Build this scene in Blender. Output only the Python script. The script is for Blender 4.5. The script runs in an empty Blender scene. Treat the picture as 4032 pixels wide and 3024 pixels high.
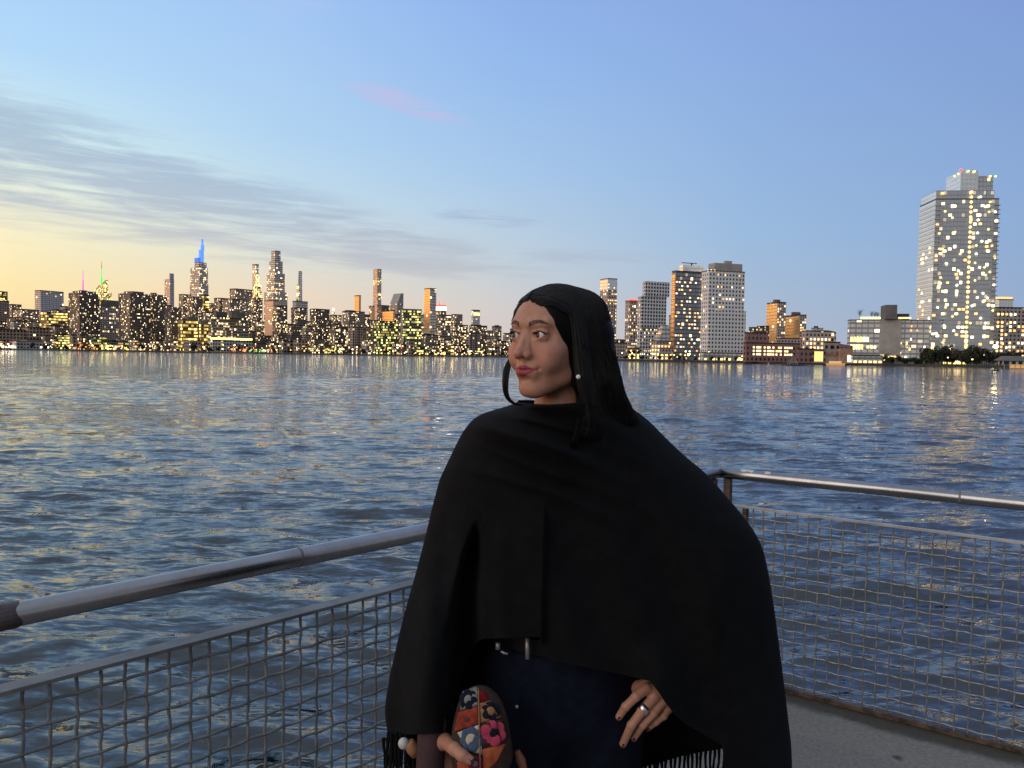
import bpy, math, random
import numpy as np
from mathutils import Vector, Matrix

random.seed(7); RNG = np.random.default_rng(7)
R = math.radians
scene = bpy.context.scene
COL = scene.collection

# ------------------------------------------------------------------ camera
CAM = Vector((0, 0, 1.56)); FPX = 3000.0
PITCH = math.atan(115.5/FPX); ROLL = 0.0155
_f = Vector((0, math.cos(PITCH), -math.sin(PITCH)))
_r0 = Vector((1, 0, 0)); _u0 = Vector((0, math.sin(PITCH), math.cos(PITCH)))
_r = _r0*math.cos(ROLL) + _u0*math.sin(ROLL)
_u = _u0*math.cos(ROLL) - _r0*math.sin(ROLL)
cam_data = bpy.data.cameras.new("camera"); cam = bpy.data.objects.new("camera", cam_data)
COL.objects.link(cam)
cam.matrix_world = Matrix(((_r.x, _u.x, -_f.x, CAM.x), (_r.y, _u.y, -_f.y, CAM.y), (_r.z, _u.z, -_f.z, CAM.z), (0, 0, 0, 1)))
cam_data.sensor_width = 36; cam_data.lens = 36*FPX/4032
cam_data.clip_start = 0.05; cam_data.clip_end = 20000
scene.camera = cam
scene.view_settings.view_transform = 'Standard'; scene.view_settings.look = 'None'
scene.view_settings.exposure = 0.0; scene.view_settings.gamma = 1
scene.cycles.max_bounces = 5; scene.cycles.glossy_bounces = 3; scene.cycles.diffuse_bounces = 2
scene.cycles.transparent_max_bounces = 4; scene.cycles.caustics_reflective = False; scene.cycles.caustics_refractive = False
scene.cycles.sample_clamp_indirect = 4.0

def at(px, py, Y):
    """a point of the place seen at photo position px, py, Y metres in front of the camera"""
    v = _f + _r*((px-2016)/FPX) - _u*((py-1512)/FPX)
    return CAM + v*(Y/v.y)

def lin(c):
    return tuple(((x/255)/12.92 if x/255 <= 0.04045 else ((x/255+0.055)/1.055)**2.4) for x in c)

# ------------------------------------------------------------------ node helpers
class NT:
    def __init__(s, tree): s.t = tree; s.n = tree.nodes; s.l = tree.links
    def put(s, sock, v):
        if hasattr(v, 'is_output') or isinstance(v, bpy.types.NodeSocket): s.l.new(v, sock)
        elif isinstance(v, (tuple, list)):
            n = len(sock.default_value)
            v = tuple(v) + ((1.0,) if len(v) == 3 and n == 4 else ())
            sock.default_value = v[:n]
        else: sock.default_value = v
    def m(s, op, a, b=None, c=None, clamp=False):
        n = s.n.new('ShaderNodeMath'); n.operation = op; n.use_clamp = clamp
        s.put(n.inputs[0], a)
        if b is not None: s.put(n.inputs[1], b)
        if c is not None: s.put(n.inputs[2], c)
        return n.outputs[0]
    def vm(s, op, a, b=None):
        n = s.n.new('ShaderNodeVectorMath'); n.operation = op; s.put(n.inputs[0], a)
        if b is not None: s.put(n.inputs[1], b)
        return n.outputs[0]
    def mix(s, f, a, b, mode='MIX'):
        n = s.n.new('ShaderNodeMix'); n.data_type = 'RGBA'; n.blend_type = mode
        s.put(n.inputs[0], f); s.put(n.inputs[6], a); s.put(n.inputs[7], b); return n.outputs[2]
    def sep(s, v):
        n = s.n.new('ShaderNodeSeparateXYZ'); s.put(n.inputs[0], v); return n.outputs
    def comb(s, x, y, z):
        n = s.n.new('ShaderNodeCombineXYZ')
        s.put(n.inputs[0], x); s.put(n.inputs[1], y); s.put(n.inputs[2], z); return n.outputs[0]
    def ramp(s, f, stops, interp='LINEAR'):
        n = s.n.new('ShaderNodeValToRGB'); n.color_ramp.interpolation = interp; s.put(n.inputs[0], f)
        e = n.color_ramp.elements
        while len(e) < len(stops): e.new(0.5)
        for k, (p, c) in enumerate(stops):
            e[k].position = p; e[k].color = tuple(c)+(1.0,) if len(c) == 3 else c
        return n.outputs[0]
    def noise(s, vec, scale, detail=4, rough=0.5, dist=0.0, dim='3D'):
        n = s.n.new('ShaderNodeTexNoise'); n.noise_dimensions = dim
        s.put(n.inputs['Vector'], vec); s.put(n.inputs['Scale'], scale); s.put(n.inputs['Detail'], detail)
        s.put(n.inputs['Roughness'], rough); s.put(n.inputs['Distortion'], dist); return n.outputs
    def sstep(s, v, a, b, o0=0.0, o1=1.0):
        n = s.n.new('ShaderNodeMapRange'); n.interpolation_type = 'SMOOTHSTEP'
        s.put(n.inputs[0], v); s.put(n.inputs[1], a); s.put(n.inputs[2], b); s.put(n.inputs[3], o0); s.put(n.inputs[4], o1)
        return n.outputs[0]

# ------------------------------------------------------------------ sky
world = bpy.data.worlds.new("World"); scene.world = world; world.use_nodes = True
w = NT(world.node_tree); w.n.clear()
tc = w.n.new('ShaderNodeTexCoord')
x_, y_, z_ = w.sep(tc.outputs['Generated'])[:3]
az = w.m('MULTIPLY', w.m('ARCTAN2', x_, y_), 180/math.pi)
el = w.m('MULTIPLY', w.m('ARCSINE', z_), 180/math.pi)
fac = w.m('DIVIDE', el, 90.0, clamp=True)
ZEN = (0.38, 0.43, 0.52)
def sky_ramp(stops):
    st = [(e/90, lin(c) if max(c) > 3 else c) for e, c in stops] + [(0.75, ZEN)]
    return w.ramp(fac, st)
s_sun = sky_ramp([(0, (3.0, 1.35, 0.38)), (6, (2.3, 1.15, 0.40)), (13, (1.2, 0.85, 0.5)), (25, (0.36, 0.46, 0.62))])
s_l = sky_ramp([(0, (253, 214, 158)), (4, (254, 232, 176)), (7, (250, 240, 200)), (10, (236, 243, 224)), (13.5, (208, 235, 240)), (18, (180, 218, 250)), (27, (160, 200, 248))])
s_ml = sky_ramp([(0, (243, 206, 178)), (4, (238, 218, 194)), (7, (222, 226, 216)), (10.5, (198, 222, 234)), (15, (178, 212, 242)), (27, (154, 192, 244))])
s_c = sky_ramp([(0, (216, 200, 194)), (3.6, (208, 205, 204)), (7, (192, 208, 220)), (13, (168, 200, 234)), (20, (150, 187, 236)), (27, (140, 174, 234))])
s_mr = sky_ramp([(0, (182, 186, 198)), (4, (168, 187, 210)), (9, (154, 186, 222)), (18, (142, 176, 225)), (27, (134, 164, 224))])
s_r = sky_ramp([(0, (158, 172, 198)), (4, (150, 173, 206)), (9, (143, 173, 214)), (18, (131, 162, 214)), (27, (124, 151, 213))])
s_e = sky_ramp([(0, (0.30, 0.29, 0.30)), (10, (0.29, 0.30, 0.33)), (30, (0.27, 0.30, 0.36))])
def az_mix(a, b, az0, az1):
    n = w.n.new('ShaderNodeMapRange'); w.put(n.inputs[0], az); n.inputs[1].default_value = az0; n.inputs[2].default_value = az1
    return w.mix(n.outputs[0], a, b)
c = az_mix(s_e, s_sun, -150, -85)
c = az_mix(c, s_l, -62, -33)
c = az_mix(c, s_ml, -33, -17); c = az_mix(c, s_c, -17, 0); c = az_mix(c, s_mr, 0, 17); c = az_mix(c, s_r, 17, 34)
c = az_mix(c, s_e, 38, 110)
# clouds: a bank of grey blue bands low over the left, thinning to the right, and pink wisps
vec = w.comb(w.m('MULTIPLY', az, 0.055), w.m('MULTIPLY', w.m('ADD', el, w.m('MULTIPLY', az, 0.0)), 0.40), 2.3)
nz = w.noise(vec, 1.25, 9, 0.62, 0.55)[0]
vec2 = w.comb(w.m('MULTIPLY', az, 0.16), w.m('MULTIPLY', w.m('ADD', el, w.m('MULTIPLY', az, 0.03)), 1.9), 7.7)
nz2 = w.noise(vec2, 1.0, 7, 0.6, 0.3)[0]
dens = w.m('ADD', w.m('MULTIPLY', nz, 0.52), w.m('MULTIPLY', nz2, 0.48))
cen = w.m('MULTIPLY_ADD', az, -0.165, 6.2)
thick = w.m('MAXIMUM', w.m('MULTIPLY_ADD', az, -0.115, 1.5), 0.9)
band = w.m('DIVIDE', w.m('ABSOLUTE', w.m('SUBTRACT', el, cen)), thick)
bmask = w.m('MULTIPLY', w.sstep(band, 1.25, 0.35), w.sstep(az, 16, -12))
cl = w.sstep(w.m('ADD', dens, w.m('MULTIPLY', bmask, 0.15)), 0.49, 0.70)
cl = w.m('MULTIPLY', cl, w.m('MULTIPLY', bmask, 0.70))
ccol = w.mix(w.sstep(el, 5, 13), lin((182, 183, 194)), lin((158, 178, 206)))
c = w.mix(cl, c, ccol)
def wisp(a0, e0, sa, se, slope, col, k):
    da = w.m('SUBTRACT', az, a0)
    de = w.m('SUBTRACT', w.m('SUBTRACT', el, e0), w.m('MULTIPLY', da, slope))
    d = w.m('ADD', w.m('POWER', w.m('ABSOLUTE', w.m('DIVIDE', da, sa)), 2.0), w.m('POWER', w.m('ABSOLUTE', w.m('DIVIDE', de, se)), 2.0))
    return w.m('MULTIPLY', w.m('MULTIPLY', w.sstep(d, 1.0, 0.0), w.sstep(nz2, 0.38, 0.62)), k), lin(col)
for args in [(-8.3, 17.8, 5.8, 1.0, -0.22, (205, 188, 226), 0.55), (-20, 24.5, 8, 2.0, -0.15, (198, 196, 232), 0.4),
             (-2, 10, 5, 0.7, -0.06, (160, 176, 208), 0.6), (5.5, 7.2, 7, 0.9, -0.05, (176, 184, 204), 0.5), (21.5, 9.6, 1.2, 0.7, 0.25, (166, 176, 212), 0.5)]:
    k, cc = wisp(*args); c = w.mix(k, c, cc)
bg = w.n.new('ShaderNodeBackground'); w.put(bg.inputs[0], c); bg.inputs[1].default_value = 1.0
wo = w.n.new('ShaderNodeOutputWorld'); w.l.new(bg.outputs[0], wo.inputs[0])

# dusk light as an added lamp, swung behind left to brighten the face
sd = bpy.data.lights.new("sun", 'SUN'); dusk_fill = bpy.data.objects.new("sun", sd); COL.objects.link(dusk_fill)
sd.energy = 0.95; sd.angle = R(50); sd.color = (1.0, 0.89, 0.80)
_sd = Vector((math.sin(R(-132)), math.cos(R(-132)), math.tan(R(24)))).normalized()
dusk_fill.rotation_euler = _sd.to_track_quat('Z', 'Y').to_euler()

# ------------------------------------------------------------------ scene helpers
def link(o, parent=None):
    COL.objects.link(o)
    if parent is not None: o.parent = parent
    return o
def tag(o, label=None, cat=None, group=None, kind=None):
    if label: o['label'] = label
    if cat: o['category'] = cat
    if group: o['group'] = group
    if kind: o['kind'] = kind
    return o
def empty(name, loc, rz=0.0, label=None, cat=None, group=None):
    o = bpy.data.objects.new(name, None); link(o); o.location = loc; o.rotation_euler = (0, 0, rz)
    o.empty_display_size = 0.2
    return tag(o, label, cat, group)
class MB:
    """collects faces, then links them as one mesh object"""
    def __init__(s): s.v = []; s.f = []; s.mi = []
    def add(s, vs, fs, mi=0):
        b = len(s.v); s.v += [tuple(p) for p in vs]; s.f += [tuple(i+b for i in f) for f in fs]; s.mi += [mi]*len(fs)
    def box(s, x0, x1, y0, y1, z0, z1, mi=0):
        vs = [(x0,y0,z0),(x1,y0,z0),(x1,y1,z0),(x0,y1,z0),(x0,y0,z1),(x1,y0,z1),(x1,y1,z1),(x0,y1,z1)]
        s.add(vs, [(0,3,2,1),(4,5,6,7),(0,1,5,4),(1,2,6,5),(2,3,7,6),(3,0,4,7)], mi)
    def tube(s, pts, rad, n=8, mi=0, caps=True):
        pts = [Vector(p) for p in pts]; m = len(pts)
        rad = [rad]*m if not isinstance(rad, (list, tuple)) else rad
        rings = []; prev = None
        for i, p in enumerate(pts):
            d = (pts[min(i+1, m-1)] - pts[max(i-1, 0)]).normalized()
            if prev is None:
                a = Vector((0, 0, 1)) if abs(d.z) < 0.9 else Vector((1, 0, 0))
                prev = (a - d*a.dot(d)).normalized()
            else: prev = (prev - d*prev.dot(d)).normalized()
            q = d.cross(prev)
            rings.append([p + (prev*math.cos(2*math.pi*k/n) + q*math.sin(2*math.pi*k/n))*rad[i] for k in range(n)])
        vs = [v for r in rings for v in r]
        fs = [(i*n+k, i*n+(k+1) % n, (i+1)*n+(k+1) % n, (i+1)*n+k) for i in range(m-1) for k in range(n)]
        if caps: fs += [tuple(range(n))[::-1], tuple((m-1)*n+k for k in range(n))]
        s.add(vs, fs, mi)
    def ball(s, c, r, nu=10, nv=6, mi=0):
        rx, ry, rz = r if isinstance(r, tuple) else (r, r, r)
        vs = [(c[0], c[1], c[2]-rz)]
        for j in range(1, nv):
            t = -math.pi/2 + math.pi*j/nv
            vs += [(c[0]+rx*math.cos(t)*math.cos(2*math.pi*k/nu), c[1]+ry*math.cos(t)*math.sin(2*math.pi*k/nu), c[2]+rz*math.sin(t)) for k in range(nu)]
        vs.append((c[0], c[1], c[2]+rz)); fs = [(0, 1+(k+1) % nu, 1+k) for k in range(nu)]
        for j in range(nv-2):
            fs += [(1+j*nu+k, 1+j*nu+(k+1) % nu, 1+(j+1)*nu+(k+1) % nu, 1+(j+1)*nu+k) for k in range(nu)]
        L = len(vs)-1; b = 1+(nv-2)*nu
        fs += [(b+k, b+(k+1) % nu, L) for k in range(nu)]
        s.add(vs, fs, mi)
    def mesh(s, name, mats, smooth=False):
        me = bpy.data.meshes.new(name); me.from_pydata(s.v, [], s.f)
        for m_ in (mats if isinstance(mats, (list, tuple)) else [mats]): me.materials.append(m_)
        if any(s.mi): me.polygons.foreach_set('material_index', s.mi)
        if smooth: me.polygons.foreach_set('use_smooth', [True]*len(s.f))
        me.update(); return me
    def build(s, name, mats, parent=None, smooth=False, loc=None):
        o = bpy.data.objects.new(name, s.mesh(name, mats, smooth)); link(o, parent)
        if loc is not None: o.location = loc
        return o

def pmat(name, col, rough=0.7, metal=0.0, spec=0.5, emit=None, es=0.0, bump=None, var=None, sheen=0.0, nee=False):
    """principled material; var=(scale, amount) colour mottling, bump=(scale, strength, distance)"""
    m = bpy.data.materials.new(name); m.use_nodes = True; t = NT(m.node_tree)
    p = t.n['Principled BSDF']
    t.put(p.inputs['Base Color'], col); p.inputs['Roughness'].default_value = rough
    p.inputs['Metallic'].default_value = metal; p.inputs['Specular IOR Level'].default_value = spec
    if sheen: p.inputs['Sheen Weight'].default_value = sheen
    if emit: t.put(p.inputs['Emission Color'], emit); p.inputs['Emission Strength'].default_value = es
    if var or bump:
        co = t.n.new('ShaderNodeTexCoord').outputs['Object']
    if var:
        nn = t.noise(co, var[0], 5, 0.6)[0]
        dk = tuple(x*(1-var[1]) for x in col[:3]); lt = tuple(min(1, x*(1+var[1])) for x in col[:3])
        t.put(p.inputs['Base Color'], t.mix(t.sstep(nn, 0.32, 0.68), dk, lt))
    if bump:
        nb = t.noise(co, bump[0], 6, 0.6)[0]
        b = t.n.new('ShaderNodeBump'); b.inputs['Strength'].default_value = bump[1]; b.inputs['Distance'].default_value = bump[2]
        t.l.new(nb, b.inputs['Height']); t.l.new(b.outputs[0], p.inputs['Normal'])
    if not nee:
        try: m.cycles.emission_sampling = 'NONE'
        except Exception: pass
    return m
# ------------------------------------------------------------------ water
WZ = -2.2
def water():
    # rows grow with distance so that each wave that can be seen is real geometry
    ys = [1.2]
    while ys[-1] < 300: ys.append(ys[-1] + max(0.035, ys[-1]*0.0068))
    while ys[-1] < 6000: ys.append(ys[-1]*1.03)
    ys = np.array(ys); ts = np.tan(np.radians(np.concatenate([np.linspace(-83, -38.5, 60), np.linspace(-38, 38, 500), np.linspace(38.5, 83, 60)])))
    Y, T = np.meshgrid(ys, ts, indexing='ij'); X = Y*T
    step = np.maximum(np.gradient(ys)[:, None]*np.ones_like(X), Y*0.0035)
    Z = np.zeros_like(X); rng = np.random.default_rng(3)
    # slow patches that swell and calm the waves
    patch = 0.85 + 0.35*np.sin(X*0.13+1.0)*np.sin(Y*0.17+0.4) + 0.25*np.sin(X*0.047-Y*0.06+2.0)
    for k in range(110):
        lam = 10**rng.uniform(-0.45, 0.58); th = rng.normal(R(80), R(20)); amp = 0.0040*lam**0.80*rng.uniform(0.5, 1.25)
        att = np.clip((lam/step - 2.2)/2.5, 0, 1)
        ph = 2*np.pi/lam*(X*np.cos(th)+Y*np.sin(th)) + rng.uniform(0, 6.28)
        ph = ph + 0.5*np.sin(0.31*ph*rng.uniform(0.3, 0.6)+rng.uniform(0, 6))
        s = np.sin(ph); Z += att*amp*(s + 0.28*np.cos(2*ph))
    Z = Z*patch + WZ
    n0, n1 = X.shape
    co = np.stack([X, Y, Z], -1).reshape(-1, 3)
    i = np.arange(n0*n1).reshape(n0, n1)
    q = np.stack([i[:-1, :-1], i[:-1, 1:], i[1:, 1:], i[1:, :-1]], -1).reshape(-1, 4)
    B = len(co); far = 9000                                    # the same river surface beyond and beside the modelled waves
    co = np.concatenate([co, [[-far, -far, WZ-.22], [far, -far, WZ-.22], [far, far, WZ-.22], [-far, far, WZ-.22]]]); q = np.concatenate([q, [[B, B+1, B+2, B+3]]])
    o = np_mesh('water', co, q, water_mat()); tag(o, kind='structure'); return o
def np_mesh(name, co, quads, mat, parent=None, smooth=True):
    me = bpy.data.meshes.new(name); n = len(quads); k = quads.shape[1]
    me.vertices.add(len(co)); me.vertices.foreach_set('co', np.ascontiguousarray(co, dtype=np.float32).ravel())
    me.loops.add(n*k); me.loops.foreach_set('vertex_index', np.ascontiguousarray(quads, dtype=np.int32).ravel())
    me.polygons.add(n); me.polygons.foreach_set('loop_start', np.arange(0, n*k, k, dtype=np.int32))
    me.polygons.foreach_set('use_smooth', np.full(n, smooth)); me.update(calc_edges=True); me.validate()
    for m_ in (mat if isinstance(mat, (list, tuple)) else [mat]): me.materials.append(m_)
    o = bpy.data.objects.new(name, me); link(o, parent); return o
def water_mat():
    m = bpy.data.materials.new('river_water'); m.use_nodes = True; t = NT(m.node_tree); p = t.n['Principled BSDF']
    t.put(p.inputs['Base Color'], (0.004, 0.012, 0.015)); p.inputs['Roughness'].default_value = 0.07; p.inputs['IOR'].default_value = 1.85
    pos = t.n.new('ShaderNodeNewGeometry').outputs['Position']
    x, y, z = t.sep(pos)[:3]
    # ripples: slope fields of three sizes added to the modelled waves, long in x, short in y
    nrm = t.n.new('ShaderNodeNewGeometry').outputs['Normal']; acc = None
    for k, (sx, sy, sc, d, ax_, ay_, rot) in enumerate([(0.30, 0.8, 0.60, 2, 0.16, 0.42, 0.12), (0.26, 1.1, 2.2, 3, 0.18, 1.00, -0.10), (0.26, 1.2, 6.0, 3, 0.20, 1.30, 0.05), (0.35, 1.2, 17.0, 3, 0.18, 0.80, -0.04)]):
        xr = t.m('ADD', t.m('MULTIPLY', x, math.cos(rot)), t.m('MULTIPLY', y, math.sin(rot)))
        yr = t.m('SUBTRACT', t.m('MULTIPLY', y, math.cos(rot)), t.m('MULTIPLY', x, math.sin(rot)))
        n_ = t.noise(t.comb(t.m('MULTIPLY', xr, sx), t.m('MULTIPLY', yr, sy), 3.1*k), sc, d, 0.5, 0.3)[1]
        v = t.vm('MULTIPLY', t.vm('SUBTRACT', n_, (0.5, 0.5, 0.5)), (ax_, ay_, 0.0))
        acc = v if acc is None else t.vm('ADD', acc, v)
    calm = t.noise(t.comb(t.m('MULTIPLY', x, 0.03), t.m('MULTIPLY', y, 0.06), 9.0), 1.0, 2, 0.5)[0]
    sc_ = t.n.new('ShaderNodeVectorMath'); sc_.operation = 'SCALE'; t.l.new(acc, sc_.inputs[0]); t.put(sc_.inputs['Scale'], t.sstep(calm, 0.35, 0.65, 0.75, 1.15))
    t.l.new(t.vm('NORMALIZE', t.vm('ADD', nrm, sc_.outputs[0])), p.inputs['Normal'])
    p.inputs['Roughness'].default_value = 0.05
    return m
water()

# ------------------------------------------------------------------ land
M_land = pmat('land_soil', (0.05, 0.05, 0.045), 0.9, var=(0.05, 0.4))
M_seawall = pmat('seawall_stone', (0.07, 0.065, 0.06), 0.85, var=(0.3, 0.4))
def land(name, pts, z):
    mb = MB(); n = len(pts)
    mb.add([(x, y, z) for x, y in pts] + [(x, y, -6) for x, y in pts], [tuple(range(n))] + [(i+n, (i+1) % n+n, (i+1) % n, i) for i in range(n)])
    mb.mi[1:] = [1]*n
    return tag(mb.build(name, [M_land, M_seawall]), kind='structure')
land('far_shore_ground', [(-3500, 950), (60, 950), (100, 1150), (350, 6000), (-3500, 6000)], -0.9)
land('near_shore_ground', [(62, 640), (77, 600), (336, 500), (900, 300), (3000, 300), (3000, 6000), (420, 6000), (130, 1200)], -0.8)

# ------------------------------------------------------------------ pier deck
DCZ = 0.0
CORN = at(2832, 1862, 3.71); CORN.z = 1.0
LDIR = Vector((-2.06, -2.14, 0)).normalized(); RDIR = Vector((1.009, -0.71, 0)).normalized()
def deck():
    c = Vector((CORN.x, CORN.y, 0)); out_l = Vector((LDIR.y, -LDIR.x, 0)); out_r = Vector((-RDIR.y, RDIR.x, 0))
    if out_l.dot(Vector((0, 1, 0))) < 0: out_l = -out_l
    if out_r.dot(Vector((0, 1, 0))) < 0: out_r = -out_r
    e = 0.06
    c2 = c + out_l*e + out_r*e
    a = c + out_l*e + LDIR*7; b = c + out_r*e + RDIR*5
    pts = [c2, a, a + RDIR*8, b + LDIR*8, b]
    mb = MB(); n = len(pts)
    top = [(p.x, p.y, DCZ) for p in pts]; bot = [(p.x, p.y, -0.45) for p in pts]
    mb.add(top+bot, [tuple(range(n)), tuple(range(2*n-1, n-1, -1))] + [(i+n, (i+1) % n+n, (i+1) % n, i) for i in range(n)])
    m = bpy.data.materials.new('pier_concrete'); m.use_nodes = True; t = NT(m.node_tree); p = t.n['Principled BSDF']
    pos = t.n.new('ShaderNodeNewGeometry').outputs['Position']
    x, y, z = t.sep(pos)[:3]
    nr = -out_r
    d = t.m('ADD', t.m('MULTIPLY', t.m('SUBTRACT', x, c.x), nr.x), t.m('MULTIPLY', t.m('SUBTRACT', y, c.y), nr.y))
    big = t.noise(pos, 1.6, 5, 0.65)[0]; fine = t.noise(pos, 55, 6, 0.75)[0]
    dd = t.m('ADD', d, t.m('MULTIPLY', t.m('SUBTRACT', big, 0.5), 0.25))
    col = t.mix(t.sstep(dd, 0.10, 0.17), (0.09, 0.08, 0.058), (0.30, 0.28, 0.24))          # dark brown kerb band by the fence
    col = t.mix(t.m('MULTIPLY', t.sstep(dd, 0.36, 0.40), 0.6), col, (0.25, 0.235, 0.22))
    col = t.mix(t.sstep(fine, 0.30, 0.72), t.mix(1.0, col, (0.6, 0.6, 0.6), 'MULTIPLY'), col)
    spot = t.noise(pos, 4.2, 2, 0.5)[0]
    col = t.mix(t.sstep(spot, 0.70, 0.74), col, (0.05, 0.05, 0.05))
    t.put(p.inputs['Base Color'], col); p.inputs['Roughness'].default_value = 0.8
    bb = t.n.new('ShaderNodeBump'); bb.inputs['Distance'].default_value = 0.003; t.l.new(fine, bb.inputs['Height']); t.l.new(bb.outputs[0], p.inputs['Normal'])
    o = mb.build('pier_deck', m); tag(o, kind='structure')
    # piles
    for i, (k, s) in enumerate([(1.2, LDIR), (3.6, LDIR), (1.4, RDIR), (3.8, RDIR)]):
        q = c + s*k + (RDIR if s is LDIR else LDIR)*0.4
        mp = MB(); mp.tube([(0, 0, -0.46), (0, 0, -4)], 0.18, 14)
        tag(mp.build('pier_pile', M_seawall, loc=(q.x, q.y, 0), smooth=True), 'round concrete pile under the pier deck', 'pile', 'piles under the pier')
deck()

# ------------------------------------------------------------------ railings
def steel_mat():
    m = bpy.data.materials.new('brushed_steel'); m.use_nodes = True; t = NT(m.node_tree); p = t.n['Principled BSDF']
    co = t.n.new('ShaderNodeNewGeometry').outputs['Position']
    n1 = t.noise(co, 5.0, 5, 0.7)[0]; n2 = t.noise(co, 120, 3, 0.6)[0]
    t.put(p.inputs['Base Color'], t.mix(t.sstep(n1, 0.35, 0.75), (0.40, 0.395, 0.40), (0.30, 0.29, 0.285)))
    p.inputs['Metallic'].default_value = 1.0
    t.put(p.inputs['Roughness'], t.m('MULTIPLY_ADD', n2, 0.04, t.m('MULTIPLY_ADD', n1, 0.10, 0.20)))
    return m
M_steel = steel_mat()
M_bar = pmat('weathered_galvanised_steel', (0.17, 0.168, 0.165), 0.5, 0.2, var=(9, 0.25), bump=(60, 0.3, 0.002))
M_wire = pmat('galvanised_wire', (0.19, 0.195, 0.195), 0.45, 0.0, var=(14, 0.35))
M_bar_highlit = pmat('pale_galvanised_steel', (0.46, 0.43, 0.39), 0.35, 0.3, var=(9, 0.2))  # same bar steel, highlights on the right railing put into a paler colour
M_wire_glint = pmat('bright_galvanised_wire', (0.30, 0.30, 0.295), 0.3, 0.45, var=(40, 0.35))  # same wire, lightened and mottled so the right mesh shows glints
M_rust = pmat('rusty_steel', (0.11, 0.075, 0.05), 0.7, 0.3, var=(20, 0.6), bump=(70, 0.5, 0.003))
M_tape = pmat('dark_worn_tape', (0.075, 0.055, 0.055), 0.5, var=(30, 0.4))
M_flake = pmat('peeling_white_tape', (0.62, 0.62, 0.62), 0.6)

def wire_panel(L, z0, z1, r, pitch=0.0505, first=0.02, steps=4):
    """woven crimped wire: local x along the fence, local z up"""
    mb = MB(); nv = int((L-first)/pitch); nh = int((z1-z0)/pitch)
    for i in range(nv+1):
        x = first + i*pitch + random.uniform(-0.002, 0.002); pts = []
        for j in range(nh*steps+1):
            z = z0 + j*pitch/steps
            pts.append((x + 0.0012*math.sin(j*1.3+i), r*0.55*math.sin(math.pi*(j/steps+i)), z))
        pts.append((x, 0, z1)); mb.tube(pts, r, 5, caps=False)
    for j in range(nh+1):
        z = z0 + 0.018 + j*pitch
        if z > z1: break
        pts = [(k*pitch/steps, -r*0.55*math.sin(math.pi*((k*pitch/steps-first)/pitch+j+0.5)+math.pi/2), z+0.0015*math.sin(k*0.9+j)) for k in range(int(L/pitch*steps)+1)]
        mb.tube(pts, r, 5, caps=False)
    return mb
def railing(label, direction, L, wire_r, bar_w, posts, tape=None, flakes=None, barm=None, wirem=None):
    rz = math.atan2(direction.y, direction.x)
    root = empty('railing', (CORN.x, CORN.y, 0), rz, label, 'railing', 'steel pier railings')
    sgn = 1
    h = MB(); pts = [(x, 0, 1.0) for x in np.linspace(0.0, L, 24)]
    h.tube(pts, 0.0262, 28); h.build('handrail', M_steel, root, True)
    b = MB(); b.box(0.03, L, -bar_w/2, bar_w/2, 0.842, 0.851); b.build('middle_bar', barm or M_bar, root)
    c = MB(); c.box(0.02, L, -0.012, 0.012, 0.004, 0.022); c.build('bottom_bar', M_rust, root)
    wire_panel(L, 0.022, 0.842, wire_r).build('wire_mesh', wirem or M_wire, root, True)
    for x, z0, z1, w_ in posts:
        p = MB(); p.box(x-w_/2, x+w_/2, -0.02, 0.02, z0, z1); p.build('post', M_rust, root)
    for jx in (1.02, 2.3):                                     # welded joints of the pipe
        if jx < L: j = MB(); j.tube([(jx-.004, 0, 1), (jx-.002, 0, 1), (jx+.002, 0, 1), (jx+.004, 0, 1)], [.0262, .0272, .0272, .0262], 24, caps=False); j.build('weld_ring', M_bar, root, True)
    if tape:
        t = MB(); a, b_ = tape; N = 20
        for k in range(N):                                      # a sleeve wrapped a little proud of the pipe
            t0, t1 = 2*math.pi*k/N, 2*math.pi*(k+1)/N
            e0 = b_+0.006*math.sin(3*t0); e1 = b_+0.006*math.sin(3*t1)
            P = lambda x, t_: (x, 0.0285*math.cos(t_), 1.0+0.0285*math.sin(t_))
            t.add([P(a, t0), P(a, t1), P(e1, t1), P(e0, t0)], [(0, 1, 2, 3)])
        t.build('tape_sleeve', M_tape, root, True)
    if flakes:
        for (a, b_, ang) in flakes:
            f = MB(); n = 7; vs = []
            for k in range(n+1):
                x = a+(b_-a)*k/n; w0 = 0.25+0.2*random.random(); w1 = 0.25+0.3*random.random()
                for tt in (ang-w0, ang, ang+w1): vs.append((x, 0.0272*math.cos(tt), 1.0+0.0272*math.sin(tt)))
            f.add(vs, [(3*k, 3*k+1, 3*k+4, 3*k+3) for k in range(n)] + [(3*k+1, 3*k+2, 3*k+5, 3*k+4) for k in range(n)])
            f.build('peeling_tape', M_flake, root, True)
    return root
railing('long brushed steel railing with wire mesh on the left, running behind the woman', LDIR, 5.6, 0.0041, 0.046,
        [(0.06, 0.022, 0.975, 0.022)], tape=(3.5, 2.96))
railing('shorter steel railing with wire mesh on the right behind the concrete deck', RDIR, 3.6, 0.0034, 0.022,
        [(0.045, 0.022, 0.975, 0.03), (0.135, 0.022, 0.842, 0.018)], flakes=[(0.11, 0.17, 1.95), (0.225, 0.25, 1.95)], barm=M_bar_highlit, wirem=M_wire_glint)
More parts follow.
